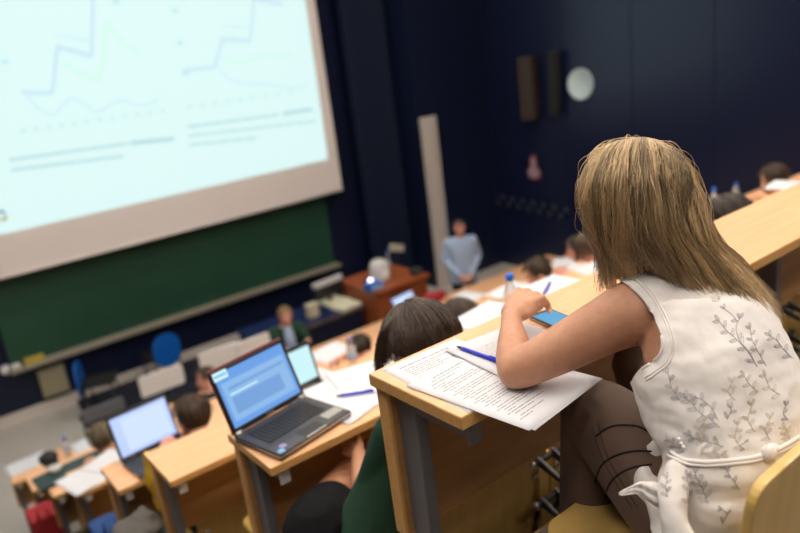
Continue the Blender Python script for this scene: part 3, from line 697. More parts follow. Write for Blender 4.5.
# chairs
def shell_chair(label, px, py, Y, ang, m, w, h, name='shell_chair', square=False, group=None):
    p = ony(px, py, Y); zc = p.z-(FL+.012)
    t = thing(name, label, 'chair', (p.x, Y, FL+.012), ang, group)
    mb = MB(); pts = rrect(w/2, h/2, .035 if square else w/2*.92, 8)
    mb.prism([(a, b+zc) for a, b in pts], -.012, .012, m, 'y', bev=.008); mb.build('backrest', t)
    mb = MB(); sd = 1; mb.prism([(a, b+.22*sd) for a, b in rrect(.21, .21, .06)], .43, .455, 'black', 'z', bev=.008); mb.build('seat', t)
    mb = MB(); mb.tube([(0, .02, zc), (0, .02*sd, .44), (0, .2*sd, .42)], .015, 'steeldark', 8); mb.build('back_support', t)
    for a in (0, 1, 2, 3):
        sx = .17 if a % 2 else -.17; sy = (.05 if a < 2 else .38)*sd
        mb = MB(); mb.tube([(sx, sy, .43), (sx*1.15, sy, 0)], .011, 'steeldark', 8); mb.build('leg', t)
    return t
shell_chair('blue oval backed chair in the middle below the chalkboard', 167, 350, 9.3, .15, 'bluechair', .40, .46)
shell_chair('blue shell chair turned edge on under the left end of the chalkboard', 80, 379, 9.4, -1.99, 'bluechair', .42, .48)
GW = 'white backed chairs on the dark carpet'
shell_chair('leftmost white backed chair, before the blue oval chair', 162, 380.5, 7.62, 0, 'white', .50, .24, 'white_backed_chair', True, GW)
shell_chair('white backed chair in the middle, left of the dark laptop lid', 220, 357, 7.62, 0, 'white', .50, .24, 'white_backed_chair', True, GW)
shell_chair('white backed chair just above the dark red laptop lid', 254, 346, 7.52, 0, 'white', .42, .22, 'white_backed_chair', True, GW)
shell_chair('grey backed chair above the violet laptop screen', 104, 410, 8.0, 0, 'steel', .46, .16, 'grey_backed_chair', True)

# ================================================================ PEOPLE
def limb(mb, pts, m='skin', n=16, seg=None, flat=1., up=None):
    """rounded tapering limb through (x,y,z,r) points"""
    q = smoothpath([tuple(Vector(p[:3]))+(p[3],) for p in pts], seg or max(6, len(pts)*5))
    mb.tube([a[:3] for a in q], [a[3] for a in q], m, n, flat=flat, up=up)
    if flat == 1.:
        for e in (q[0], q[-1]): mb.ell(e[:3], (e[3]*.98,)*3, m, n=12)
def rings(mb, R_, m, side, n=28, p=2.3):
    """lofted super-ellipse rings: (centre, half width, half depth, [front axis tilt])"""
    C_ = smoothpath([tuple(Vector(r[0]))+(r[1], r[2]) for r in R_], len(R_)*5)
    side = Vector(side).normalized(); vs = []; fs = []
    for i, c in enumerate(C_):
        a = Vector(C_[min(i+1, len(C_)-1)][:3])-Vector(C_[max(i-1, 0)][:3]); a.normalize()
        s_ = (side-a*side.dot(a)).normalized(); f_ = a.cross(s_)
        for k in range(n):
            t = 2*PI*k/n; cx = math.copysign(abs(math.cos(t))**(2/p), math.cos(t)); sy = math.copysign(abs(math.sin(t))**(2/p), math.sin(t))
            vs.append(Vector(c[:3])+s_*cx*c[3]+f_*sy*c[4])
    N = len(C_)
    for i in range(N-1):
        for k in range(n): j = (k+1) % n; fs.append([i*n+k, i*n+j, (i+1)*n+j, (i+1)*n+k])
    fs.append(list(range(n))[::-1]); fs.append([(N-1)*n+k for k in range(n)])
    mb.add(vs, fs, m, True)
def fuse(mb, name, m, parent=None, voxel=.01, smooth=4, fac=.5, extra=None, loc=None):
    """one continuous surface out of the overlapping pieces"""
    tmp = MB(); tmp.add(mb.v, mb.f, m, True); o = tmp.build(name+'_t')
    r = o.modifiers.new('r', 'REMESH'); r.mode = 'VOXEL'; r.voxel_size = voxel; r.use_smooth_shade = True
    s = o.modifiers.new('s', 'SMOOTH'); s.iterations = smooth; s.factor = fac
    dg = bpy.context.evaluated_depsgraph_get(); dg.update(); me = bpy.data.meshes.new_from_object(o.evaluated_get(dg))
    bpy.data.objects.remove(o)
    out = MB(); out.add([v.co.copy() for v in me.vertices], [list(p.vertices) for p in me.polygons], m, True); bpy.data.meshes.remove(me)
    if extra: out.add(extra.v, [], m); off = len(out.v)-len(extra.v); out.f += [[i+off for i in f] for f in extra.f]; out.sm += [True]*len(extra.f); out.m += [out._mi(extra.mats[k]) for k in extra.m]
    if loc is not None: out.v = [v-Vector(loc) for v in out.v]
    o = bpy.data.objects.new(name, bpy.data.meshes.new(name)); me = o.data
    me.from_pydata([tuple(v) for v in out.v], [], out.f)
    for k in out.mats: me.materials.append(M[k])
    me.polygons.foreach_set('material_index', out.m); me.polygons.foreach_set('use_smooth', [True]*len(out.f)); me.update()
    COL.objects.link(o)
    if parent: o.parent = parent
    return o, out
def strands(name, parent, paths, m, rad=.0009, base=None, loc=(0, 0, 0), taper=.45):
    """paths: list of (points, tint); flat three sided strands, one mesh"""
    vs = []; fs = []; ti = []; loc = Vector(loc)
    for pts, tint in paths:
        N = len(pts); o = len(vs); u = Vector((.3, .5, .8))
        for i, p in enumerate(pts):
            t = (pts[min(i+1, N-1)]-pts[max(i-1, 0)])
            if t.length < 1e-7: t = Vector((0, 0, -1))
            t.normalize(); a = (u-t*u.dot(t)).normalized(); b = t.cross(a)
            r = rad*(1-(1-taper)*i/(N-1))
            for k in range(3): vs.append(p+a*math.cos(2.094*k)*r+b*math.sin(2.094*k)*r-loc); ti.append(tint[i] if isinstance(tint, list) else tint)
        for i in range(N-1):
            for k in range(3): j = (k+1) % 3; fs.append((o+i*3+k, o+i*3+j, o+(i+1)*3+j, o+(i+1)*3+k))
    if base:
        o = len(vs)
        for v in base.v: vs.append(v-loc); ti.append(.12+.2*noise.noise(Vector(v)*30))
        for f in base.f: fs.append([i+o for i in f])
    me = bpy.data.meshes.new(name); me.from_pydata([tuple(v) for v in vs], [], fs); me.materials.append(M[m])
    a = me.attributes.new('tint', 'FLOAT', 'POINT'); a.data.foreach_set('value', ti)
    me.polygons.foreach_set('use_smooth', [True]*len(me.polygons)); me.update()
    o = bpy.data.objects.new(name, me); COL.objects.link(o)
    if parent: o.parent = parent
    return o
def head(mb, ex, c, fwd, up, s=1., skin='skin', face=True):
    """skull, jaw, nose, ears into mb; eyes and lips into ex"""
    f = Vector(fwd).normalized(); u = Vector(up); u = (u-f*u.dot(f)).normalized(); r = f.cross(u); c = Vector(c)
    T = Matrix(((r.x, f.x, u.x, c.x), (r.y, f.y, u.y, c.y), (r.z, f.z, u.z, c.z), (0, 0, 0, 1))) @ Matrix.Scale(s, 4)
    mb.ell((0, -.008, .022), (.076, .094, .088), skin, T, 24); mb.ell((0, .030, -.040), (.056, .058, .064), skin, T, 20); mb.ell((0, .058, -.082), (.026, .022, .022), skin, T, 12)
    mb.ell((0, .055, .005), (.058, .034, .045), skin, T, 16)
    mb.tube([T @ Vector((0, .080, .020)), T @ Vector((0, .104, -.018)), T @ Vector((0, .090, -.032))], [.007*s, .014*s, .010*s], skin, 10)
    for sx in (-1, 1):
        mb.ell((sx*.077, -.005, -.008), (.010, .018, .030), skin, T, 12); mb.ell((sx*.034, .070, -.022), (.022, .016, .018), skin, T, 12)
        ex.ell((sx*.031, .0835, .012), (.013, .008, .008), 'white', T, 12); ex.ell((sx*.031, .0905, .012), (.0055, .003, .0055), 'eye', T, 10)
        ex.tube([T @ Vector((sx*.014, .094, .034)), T @ Vector((sx*.032, .094, .040)), T @ Vector((sx*.05, .080, .034))], .0032*s, 'eye', 6)
    ex.tube([T @ Vector((-.024, .083, -.050)), T @ Vector((0, .0925, -.049)), T @ Vector((.024, .083, -.050))], [.002*s, .0062*s, .002*s], 'lip', 8)
    return T
def hand(mb, ex, w, d, nrm, s=1., curl=.6, side=1, m='skin'):
    """relaxed hand from wrist w along d, back of the hand facing nrm; side +1: thumb on the +(d x nrm) side"""
    w = Vector(w); d = Vector(d).normalized(); n = Vector(nrm); n = (n-d*n.dot(d)).normalized(); b = d.cross(n)*side
    mb.tube([w-d*.01, w+d*.03*s, w+d*.065*s, w+d*.088*s], [.026*s, .036*s, .042*s, .038*s], m, 16, flat=.40, up=n)
    for k, (off, L) in enumerate([(.030, .070), (.010, .080), (-.011, .074), (-.030, .058)]):
        p = w+d*.082*s+b*off*s; pts = [tuple(p)+(.0098*s,)]; dd = d.copy(); q = p.copy()
        for j, fr in enumerate((.45, .32, .25)):
            dd = (dd*math.cos(curl*(.55 if j == 0 else .85))-n*math.sin(curl*(.55 if j == 0 else .85))).normalized() if True else dd
            n2 = n
            q = q+dd*L*fr*s; pts.append(tuple(q)+((.0092-.0008*j)*s,))
        limb(mb, pts, m, 10, 12); ex.ell(q+dd*.001, (.006*s, .006*s, .006*s), 'nail', n=8)
    p = w+d*.022*s+b*.026*s; limb(mb, [tuple(p)+(.013*s,), tuple(p+d*.03*s+b*.02*s-n*.006)+(.0115*s,), tuple(p+d*.055*s+b*.024*s-n*.014*s)+(.010*s,), tuple(p+d*.074*s+b*.018*s-n*.02*s)+(.0085*s,)], m, 10, 12)

# ---------------------------------------------------------------- the blond woman at the near desk
V = Vector
base_loc = V((1.10, .60, fl[0]))
hero = thing('person', 'person with long dark blond hair in a white sleeveless blouse, elbow on the near desk', 'person', base_loc)
Ls = at(641, 310, 1.375); Rs = at(745, 318, 1.545); sd = (Rs-Ls)
el = at(516, 371, 1.0); el = el*(-.640/el.z); wr = at(511, 318, 1.60)
sk = MB(); ex = MB()
torso = [((1.20, .665, -1.00), .15, .11), ((1.20, .665, -.93), .175, .118), (at(744, 475, 1.30), .165, .112), (at(740, 452, 1.28), .150, .100), (at(727, 408, 1.31), .156, .106), (at(714, 360, 1.35), .162, .108), (at(706, 322, 1.39), .150, .095), (at(697, 296, 1.405), .115, .062), (at(684, 282, 1.42), .062, .05), (at(672, 262, 1.42), .045, .045)]
rings(sk, [(c, w*.90, d*.88) for c, w, d in torso], 'skin', sd)
hc = at(634, 204, 1.385); nb = at(680, 280, 1.43)
hf = V((-.26, .88, -.42)); hu = V((-.12, .36, .95))
limb(sk, [tuple(nb)+(.056,), tuple(nb.lerp(hc, .45))+(.050,), tuple(hc-V((0, .0, .01)))+(.054,)])
head(sk, ex, hc, hf, hu, 1.0)
limb(sk, [tuple(at(672, 308, 1.39))+(.060,), tuple(Ls)+(.064,), tuple(Ls.lerp(el, .3)+V((0, 0, .004)))+(.054,), tuple(Ls.lerp(el, .62))+(.047,), tuple(Ls.lerp(el, .9))+(.041,), tuple(el)+(.037,)], n=24, seg=40)
limb(sk, [tuple(el)+(.037,), tuple(el.lerp(wr, .22))+(.0385,), tuple(el.lerp(wr, .5)+V((0, 0, .002)))+(.033,), tuple(el.lerp(wr, .8))+(.025,), tuple(wr)+(.0225,)], n=20, seg=30)
# left hand: back towards the camera, fingers bent down over the phone
k = [at(541, 299, 1.63), at(535, 295.5, 1.655), at(527, 292.5, 1.68), at(519, 291.5, 1.70)]
wb = at(513, 314, 1.61)
for j, kk in enumerate(k): limb(sk, [tuple(wb.lerp(k[1], .0)+(kk-k[1])*.28)+(.0185,), tuple(wb.lerp(kk, .55)+(kk-k[1])*.1)+(.0175,), tuple(kk)+(.0125,)], n=14, seg=14)
limb(sk, [tuple(k[0])+(.0125,), tuple(at(545.5, 302.5, 1.655))+(.0100,), tuple(at(548, 306.5, 1.66))+(.0088,), tuple(at(549.5, 310.5, 1.655))+(.0075,)], n=12, seg=18)
limb(sk, [tuple(k[1])+(.0125,), tuple(at(541, 299.5, 1.69))+(.0100,), tuple(at(541, 306, 1.70))+(.0088,), tuple(at(537, 309.5, 1.68))+(.0075,)], n=12, seg=18)
limb(sk, [tuple(k[2])+(.0120,), tuple(at(534, 298, 1.72))+(.0098,), tuple(at(534, 306, 1.72))+(.0085,), tuple(at(529, 309, 1.70))+(.0075,)], n=12, seg=18)
limb(sk, [tuple(k[3])+(.0110,), tuple(at(525, 297, 1.735))+(.0090,), tuple(at(525, 304, 1.735))+(.0080,), tuple(at(521, 307, 1.715))+(.0070,)], n=12, seg=18)
limb(sk, [tuple(at(518, 316, 1.60))+(.0150,), tuple(at(526, 314, 1.60))+(.0130,), tuple(at(533, 310.5, 1.61))+(.0105,), tuple(at(537, 305.5, 1.625))+(.0085,)], n=12, seg=18)
for q, z_ in (((550, 311.2), 1.649), ((537.8, 304.6), 1.615)): ex.ell(at(*q, z_), (.0058, .0058, .0058), 'nail', n=10)
# right arm resting on the desk beyond the body
er = V((1.63, .90, -.640)); wrr = V((1.62, 1.08, -.652))
limb(sk, [tuple(at(730, 312, 1.47))+(.060,), tuple(Rs)+(.056,), tuple(Rs.lerp(er, .5)+V((.01, 0, 0)))+(.046,), tuple(er)+(.038,)], n=20, seg=30)
limb(sk, [tuple(er)+(.038,), tuple(er.lerp(wrr, .3))+(.037,), tuple(wrr)+(.023,)], n=16, seg=20)
hand(sk, ex, wrr, (-.30, .95, 0), (0, 0, 1), .9, .35, 1)
# legs
hl = V((1.07, .66, -.915)); kl = at(592, 410, 1.56); fl_ = V((1.02, .90, -1.36))
hr = V((1.28, .65, -.915)); kr = V((1.40, .98, -.83)); fr_ = V((1.38, .86, -1.36))
def legs(mb, g, m):
    for h_, k_, f_ in ((hl, kl, fl_), (hr, kr, fr_)):
        limb(mb, [tuple(h_)+(.096+g,), tuple(h_.lerp(k_, .4)+V((0, 0, .014)))+(.092+g,), tuple(h_.lerp(k_, .8)+V((0, 0, .012)))+(.077+g,), tuple(k_)+(.066+g,)], m, 24, 40)
        limb(mb, [tuple(k_)+(.060+g,), tuple(k_.lerp(f_, .35)+V((0, -.012, 0)))+(.058+g*1.5,), tuple(k_.lerp(f_, .75))+(.042+g*2,), tuple(f_)+(.034+g*2.5,)], m, 20, 30)
legs(sk, 0, 'skin')
for f_ in (fl_, fr_):
    limb(sk, [tuple(f_+V((0, -.03, -.02)))+(.034,), tuple(f_+V((0, .06, -.022)))+(.034,), tuple(f_+V((0, .15, -.032)))+(.024,)], n=14)
fuse(sk, 'body', 'skin', hero, .0046, 5, .5, ex, base_loc)
# shoes
for f_ in (fl_, fr_):
    sh = MB(); limb(sh, [tuple(f_+V((0, -.035, -.022)))+(.037,), tuple(f_+V((0, .06, -.024)))+(.037,), tuple(f_+V((0, .155, -.033)))+(.027,)], 'blackm'); fuse(sh, 'shoe', 'blackm', hero, .006, 2, .5, None, base_loc)
# trousers
tr = MB(); legs(tr, .007, 'trousers'); rings(tr, [((1.20, .665, -1.01), .15, .11), ((1.20, .665, -.93), .178, .122), ((1.20, .66, -.87), .165, .112)], 'trousers', sd)
to, tm = fuse(tr, 'trousers', 'trousers', hero, .006, 5, .5, None, base_loc)
# blouse
bl = MB()
rings(bl, [((1.205, .66, -.97), .190, .13), ((1.205, .66, -.91), .190, .13), (at(744, 482, 1.30), .180, .124), (at(740, 459, 1.275), .152, .104), (at(738, 447, 1.28), .156, .108), (at(727, 410, 1.31), .165, .116), (at(712, 362, 1.35), .174, .118), (at(707, 324, 1.39), .150, .103), (at(698, 298, 1.405), .122, .070), (at(690, 287, 1.415), .085, .056)], 'blouse', sd, 40)
limb(bl, [tuple(at(700, 290, 1.41))+(.05,), tuple(at(672, 306, 1.39))+(.071,), tuple(at(655, 308, 1.383))+(.073,), tuple(at(641, 309, 1.376))+(.074,)], 'blouse')
limb(bl, [tuple(at(705, 292, 1.43))+(.05,), tuple(at(730, 304, 1.48))+(.056,), tuple(at(744, 312, 1.53))+(.060,)], 'blouse')
# hem folds and hanging tie end
limb(bl, [tuple(at(672, 474, 1.25))+(.018,), tuple(at(665, 505, 1.23))+(.020,), tuple(at(668, 540, 1.21))+(.028,)], 'blouse')
limb(bl, [tuple(at(676, 470, 1.20))+(.018,), tuple(at(672, 505, 1.175))+(.022,), tuple(at(680, 545, 1.15))+(.026,)], 'blouse')
fx = V((0, 0, 0))
bo, bmesh_ = fuse(bl, 'blouse', 'blouse', hero, .0052, 3, .5, None, base_loc)
# cut the armhole
AH = [(616, 280), (632, 289), (645, 304), (655, 324), (661, 341), (658, 354), (648, 362), (640, 367), (600, 420), (560, 330), (595, 268)]
def topx(p): d = V((p.dot(RX), p.dot(RY), p.dot(RZ))); return d.x/d.z*F_PX+400, d.y/d.z*F_PX+266.5
def inside(x, y):
    c = False
    for (x1, y1), (x2, y2) in zip(AH, AH[1:]+AH[:1]):
        if (y1 > y) != (y2 > y) and x < (x2-x1)*(y-y1)/(y2-y1)+x1: c = not c
    return c
bm = bmesh.new(); bm.from_mesh(bo.data); dl = []
for v in bm.verts:
    w_ = v.co+base_loc
    if (w_-Ls).length < .17 and inside(*topx(w_)): dl.append(v)
bmesh.ops.delete(bm, geom=dl, context='VERTS')
for _ in range(14):
    be = [v for v in bm.verts if v.is_boundary]; new = {}
    for v in be:
        nb_ = [e.other_vert(v) for e in v.link_edges if e.is_boundary]
        if len(nb_) == 2: new[v] = v.co*.5+(nb_[0].co+nb_[1].co)*.25
    for v, c in new.items(): v.co = c
bm.to_mesh(bo.data); bm.free()
# folds pressed into the cloth
me = bo.data
NRM = [v.normal.copy() for v in me.vertices]
for v in me.vertices:
    p = v.co+base_loc
    n_ = NRM[v.index]
    w_ = noise.fractal(V((p.x*9, p.y*9, p.z*17)), .9, 2., 3)*.0062
    if p.z < -.74: w_ += math.sin((p.x*1.2+p.y*.4)*95+3*noise.noise(p*7))*.0042*min(1, (-.74-p.z)/.10)
    d_ = (p-Ls).length
    if d_ < .22: w_ += math.sin(d_*150)*.0016*(1-d_/.22)
    v.co += n_*w_
me.update()
bvh = BVHTree.FromPolygons([v.co+base_loc for v in me.vertices], [list(p.vertices) for p in me.polygons])
bvt = BVHTree.FromPolygons([v.co+base_loc for v in to.data.vertices], [list(p.vertices) for p in to.data.polygons])
def snap(b, x, y, off=.0006):
    d = ray(x, y).normalized(); h = b.ray_cast(V((0, 0, 0)), d)
    return h[0]+h[1]*off if h[0] is not None else None
def snapline(mb, b, pts, rad, m, n=16, off=.0004):
    P = [snap(b, x, y, off) for x, y in smoothpath(pts, n)]; P = [p for p in P if p is not None]
    if len(P) > 2: mb.tube(P, rad, m, 6)
eb = MB()
def leaf(mb, b, x, y, ang, L, m, rad=.00045):
    pts = []
    for t in range(13):
        u = t/12*2*PI; a = (1-math.cos(u))/2*L; w_ = math.sin(u)*L*.19
        pts.append((x+math.cos(ang)*a-math.sin(ang)*w_, y+math.sin(ang)*a+math.cos(ang)*w_))
    snapline(mb, b, pts, rad, m, 16)
    snapline(mb, b, [(x, y), (x+math.cos(ang)*L*.5, y+math.sin(ang)*L*.5), (x+math.cos(ang)*L*.8, y+math.sin(ang)*L*.8)], rad*.7, m, 4)
def sprig(stem, nl, L, m='stitch', sp=.9):
    snapline(eb, bvh, stem, .0006, m, 24)
    P = smoothpath(stem, 30)
    for i in range(nl):
        t = 3+int(i*25/max(1, nl-1)); t = min(t, 28); x, y = P[t]; dx, dy = P[t+1][0]-P[t-1][0], P[t+1][1]-P[t-1][1]
        a = math.atan2(dy, dx)+(sp if i % 2 else -sp); leaf(eb, bvh, x, y, a, L*(1-.25*i/nl), m)
    a = math.atan2(P[-1][1]-P[-3][1], P[-1][0]-P[-3][0]); leaf(eb, bvh, P[-1][0], P[-1][1], a, L*.8, m)
sprig([(757, 367), (748, 352), (738, 341), (727, 331), (719, 321)], 9, 9)
sprig([(757, 367), (749, 352), (739, 340), (736, 327), (740, 318)], 3, 7)
sprig([(766, 366), (758, 352), (752, 340), (750, 328)], 7, 7)
sprig([(738, 322), (731, 314), (724, 309)], 2, 6)
sprig([(792, 358), (784, 350), (776, 340), (770, 336)], 6, 8)
sprig([(720, 428), (710, 419), (700, 413), (692, 403), (686, 398)], 8, 11)
sprig([(718, 420), (712, 409), (704, 401), (696, 397)], 5, 9)
sprig([(724, 447), (712, 443), (700, 440), (690, 436)], 8, 9)
sprig([(708, 504), (704, 492), (698, 480), (692, 466)], 9, 10)
sprig([(740, 490), (733, 480), (727, 471), (724, 465)], 6, 7)
sprig([(689, 505), (687, 494), (688, 484), (687, 476)], 6, 8)
sprig([(668, 497), (666, 488), (667, 478)], 5, 7)
sprig([(727, 419), (730, 413), (731, 408)], 3, 7)
sprig([(684, 452), (676, 446), (670, 440)], 5, 7)
sprig([(745, 449), (740, 446), (745, 442)], 1, 5); sprig([(788, 420), (783, 413), (786, 405)], 3, 6)
sprig([(722, 524), (727, 514), (722, 509)], 3, 6); sprig([(680, 400), (672, 388), (668, 372)], 5, 8); sprig([(770, 528), (760, 515), (757, 500)], 5, 8)
for st in ([(742, 448), (735, 438), (738, 424)], [(705, 440), (700, 430), (705, 420)], [(770, 440), (765, 430), (770, 418)], [(755, 432), (748, 420), (752, 405)], [(780, 395), (770, 388), (765, 376)], [(720, 300), (715, 292)], [(790, 440), (785, 428)], [(735, 400), (728, 392), (732, 382)], [(700, 455), (712, 452), (722, 455)], [(758, 392), (750, 385), (744, 376)]):
    sprig(st, 5, 8, 'stitchbeige', 1.1)
e_ = eb
eo = e_.build('embroidery', bo, None); eo.data.transform(Matrix.Translation(-base_loc))
# waist tie and armhole binding
tb = MB()
def ribbon(b, pts, w, m, off=.002, n=30): snapline(tb, b, pts, w, m, n, off)
ribbon(bvh, [(671, 452), (682, 459.5), (700, 462), (714, 462), (738, 460), (760, 456), (782, 447), (799, 437)], .0042, 'blouse', .001)
ribbon(bvh, [(668, 455), (682, 463), (700, 465.5), (714, 465.5), (738, 463.5), (760, 459.5), (782, 451), (799, 441)], .0035, 'blouse', .001)
for off_, w_ in ((0, .0026), (9, .0012), (12, .0012)):
    cx_, cy_ = 630, 335; P_ = []
    for x, y in [(618, 280.5), (633, 288.5), (646, 303), (656, 323), (662.5, 341), (660, 355), (650, 363.5), (642, 369)]:
        L_ = math.hypot(x-cx_, y-cy_); P_.append((x+(x-cx_)/L_*off_, y+(y-cy_)/L_*off_))
    snapline(tb, bvh, P_, w_, 'blouse', 40, .0005)
# loose tie end, a creased pointed strip of cloth
vs_ = []; fs_ = []; NS, NW = 22, 9
for i_ in range(NS):
    s_ = i_/(NS-1); cx_, cy_ = smoothpath([(668, 497), (652, 494), (640, 489), (630, 491), (619, 494.5)], NS)[i_]; w_ = 13*(1-s_)**.8*(1+.25*math.sin(s_*7))+.6
    for j_ in range(NW):
        v_ = j_/(NW-1)-.5; vs_.append(at(cx_+v_*w_*.35, cy_+v_*w_*2*.9, 1.175+.020*(1-s_)+.006*math.sin(v_*13+s_*6)*(1-s_)+.0015*math.sin(s_*40)))
for i_ in range(NS-1):
    for j_ in range(NW-1): a_ = i_*NW+j_; fs_.append([a_, a_+1, a_+NW+1, a_+NW])
N_ = len(vs_); vs_ += [v_+RZ*.0022 for v_ in vs_]; fs_ += [[a_+N_ for a_ in f_][::-1] for f_ in fs_]
ring_ = [j_ for j_ in range(NW)]+[i_*NW+NW-1 for i_ in range(1, NS)]+[(NS-1)*NW+j_ for j_ in range(NW-2, -1, -1)]+[i_*NW for i_ in range(NS-2, 0, -1)]
for a_, b_ in zip(ring_, ring_[1:]+ring_[:1]): fs_.append([a_, b_, b_+N_, a_+N_])
tb.add(vs_, fs_, 'blouse', True)
kn = snap(bvh, 767, 454, .004)
if kn: tb.ell(kn, (.014, .012, .016), 'blouse', n=14); tb.ell(kn+V((.012, 0, .004)), (.012, .01, .008), 'blouse', n=12)
for a_, b_ in (((679, 439), .0035), ((681, 443), .0035), ((684, 447), .0035)):
    q = snap(bvh, a_[0], a_[1], .002)
    if q: tb.ell(q, (b_,)*3, 'white', n=10)
o = tb.build('waist_tie', bo); o.data.transform(Matrix.Translation(-base_loc))
# trouser seams
ts = MB()
for pts in ([(596, 436), (610, 427), (624, 425), (640, 427), (654, 436)], [(595, 482), (602, 465), (616, 455.5), (635, 451), (652, 451.5)], [(605, 498), (610, 483), (621, 473), (635, 467), (652, 464.5)]):
    snapline(ts, bvt, pts, .0022, 'seam', 24, .0002)
for pts in ([(592, 425), (596, 440), (603, 460), (613, 478), (632, 508)], [(598, 423), (602, 440), (609, 460), (619, 478), (638, 508)]): snapline(ts, bvt, pts, .0008, 'seam', 24, .0)
o = ts.build('seam_piping', to); o.data.transform(Matrix.Translation(-base_loc))
# ---- hair
G = [   # outer guides (px, py, depth)
 [(622, 146, 1.42), (600, 152, 1.41), (584, 180, 1.42), (586, 215, 1.43), (600, 250, 1.43), (606, 292, 1.42)],
 [(626, 144, 1.40), (606, 152, 1.36), (592, 182, 1.34), (594, 222, 1.35), (606, 254, 1.38), (611, 286, 1.385)],
 [(631, 142, 1.385), (616, 152, 1.32), (606, 186, 1.29), (607, 226, 1.31), (614, 254, 1.345), (620, 280, 1.355)],
 [(636, 141, 1.375), (628, 150, 1.30), (624, 186, 1.262), (624, 226, 1.28), (626, 252, 1.325), (632, 276, 1.345)],
 [(638, 140, 1.37), (638, 150, 1.30), (637, 188, 1.255), (641, 228, 1.27), (650, 256, 1.315), (664, 282, 1.33)],
 [(643, 140, 1.37), (648, 151, 1.305), (652, 190, 1.26), (660, 232, 1.275), (676, 264, 1.31), (698, 291, 1.315)],
 [(647, 141, 1.375), (659, 153, 1.32), (668, 190, 1.285), (678, 234, 1.29), (700, 270, 1.31), (724, 303, 1.315)],
 [(651, 142, 1.38), (671, 156, 1.35), (682, 192, 1.325), (694, 236, 1.325), (720, 274, 1.33), (748, 312, 1.325)],
 [(654, 143, 1.39), (680, 161, 1.385), (694, 196, 1.375), (706, 238, 1.37), (736, 276, 1.365), (769, 326, 1.345)],
 [(656, 144, 1.40), (684, 163, 1.42), (699, 197, 1.42), (713, 236, 1.42), (745, 272, 1.415), (778, 324, 1.385)],
 [(655, 145, 1.42), (682, 165, 1.46), (697, 199, 1.47), (711, 236, 1.47), (741, 268, 1.46), (774, 304, 1.43)]]
GV = [[at(*p) for p in g] for g in G]
# hair on the far side of the head, following the skull
far = []
hfn = hf.normalized(); hun = (hu-hfn*hu.dot(hfn)).normalized(); hrn = hfn.cross(hun)
for a_ in (-2.4, -1.9, -1.5, 1.2, 1.6, 2.0):
    pass
def guide(u, t):
    x = u*(len(GV)-1); i = min(int(x), len(GV)-2); f_ = x-i
    A = GV[i]; Bq = GV[i+1]; y = t*(len(A)-1); j = min(int(y), len(A)-2); g_ = y-j
    def cr(A, j, u):
        P = [A[0]]+A+[A[-1]]; a, b, c, d = P[j], P[j+1], P[j+2], P[j+3]
        return .5*((2*b)+(-a+c)*u+(2*a-5*b+4*c-d)*u*u+(-a+3*b-3*c+d)*u*u*u)
    return cr(A, j, g_).lerp(cr(Bq, j, g_), f_)
def inward(p, t):
    s_ = max(0, min(1, (t-.35)/.25)); a = (hc-p).normalized()
    return (a*(1-s_)+RZ*s_).normalized()
hfn = hf.normalized(); hun = (hu-hfn*hu.dot(hfn)).normalized(); hrn = hfn.cross(hun)
def clear_skull(p, k):
    d = p-hc; q = V((d.dot(hrn)/.080, (d.dot(hfn)+.010)/.098, (d.dot(hun)-.022)/.092)); L_ = q.length
    if L_ < k and L_ > .2:
        q *= k/L_; return hc+hrn*q.x*.080+hfn*(q.y*.098-.010)+hun*(q.z*.092+.022)
    return p
rn = random.Random(21); paths = []
for k_ in range(7000):
    cl = int(rn.random()*150)/150.; u = min(.999, max(0, cl+rn.gauss(0, .012))); depth = rn.random()**1.2*.030
    seed = cl*57.3; le = rn.uniform(.80 if u > .4 else .70, 1.0) if rn.random() > .2 else rn.uniform(.6, .9)
    ph = V((seed, k_*.01 if rn.random() < .3 else 0, 0)); pts = []
    ox_ = rn.gauss(0, .0035); oy_ = rn.gauss(0, .003); cg = guide(cl, .5)
    for s_ in range(15):
        t = s_/14*le; p = guide(u, t)
        p = p+inward(p, t)*depth*(1-.35*t)
        cpt = guide(cl, t); p = p.lerp(cpt+inward(cpt, t)*depth*(1-.35*t), .45*t)
        wv = .005+.013*t
        p = p+V((noise.noise(V((seed, t*2.6, 1.3))), noise.noise(V((seed, t*2.6, 7.7))), noise.noise(V((seed, t*2.6, 4.1)))))*wv*1.4
        p = p+V((noise.noise(V((k_*.37, t*3.5, 1.3))), noise.noise(V((k_*.37, t*3.5, 7.7))), noise.noise(V((k_*.37, t*3.5, 4.1)))))*.0060*(.3+t)
        p = p+(V((ox_, oy_, 0)))*(.3+t)
        if .08 < cl < .48 and t > .4: p = p+RX*math.sin(t*10+seed)*.016*(t-.4)+RY*math.cos(t*8+seed*2)*.010*(t-.4)
        if t < .62: p = clear_skull(p, 1.10-depth*2)
        pts.append(p)
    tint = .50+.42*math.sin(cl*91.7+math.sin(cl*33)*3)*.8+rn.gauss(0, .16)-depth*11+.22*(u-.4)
    paths.append((pts, [max(0, min(1, tint+.38*(s_/14-.45)+.12*noise.noise(V((k_*.3, s_*.35, 0))))) for s_ in range(15)]))
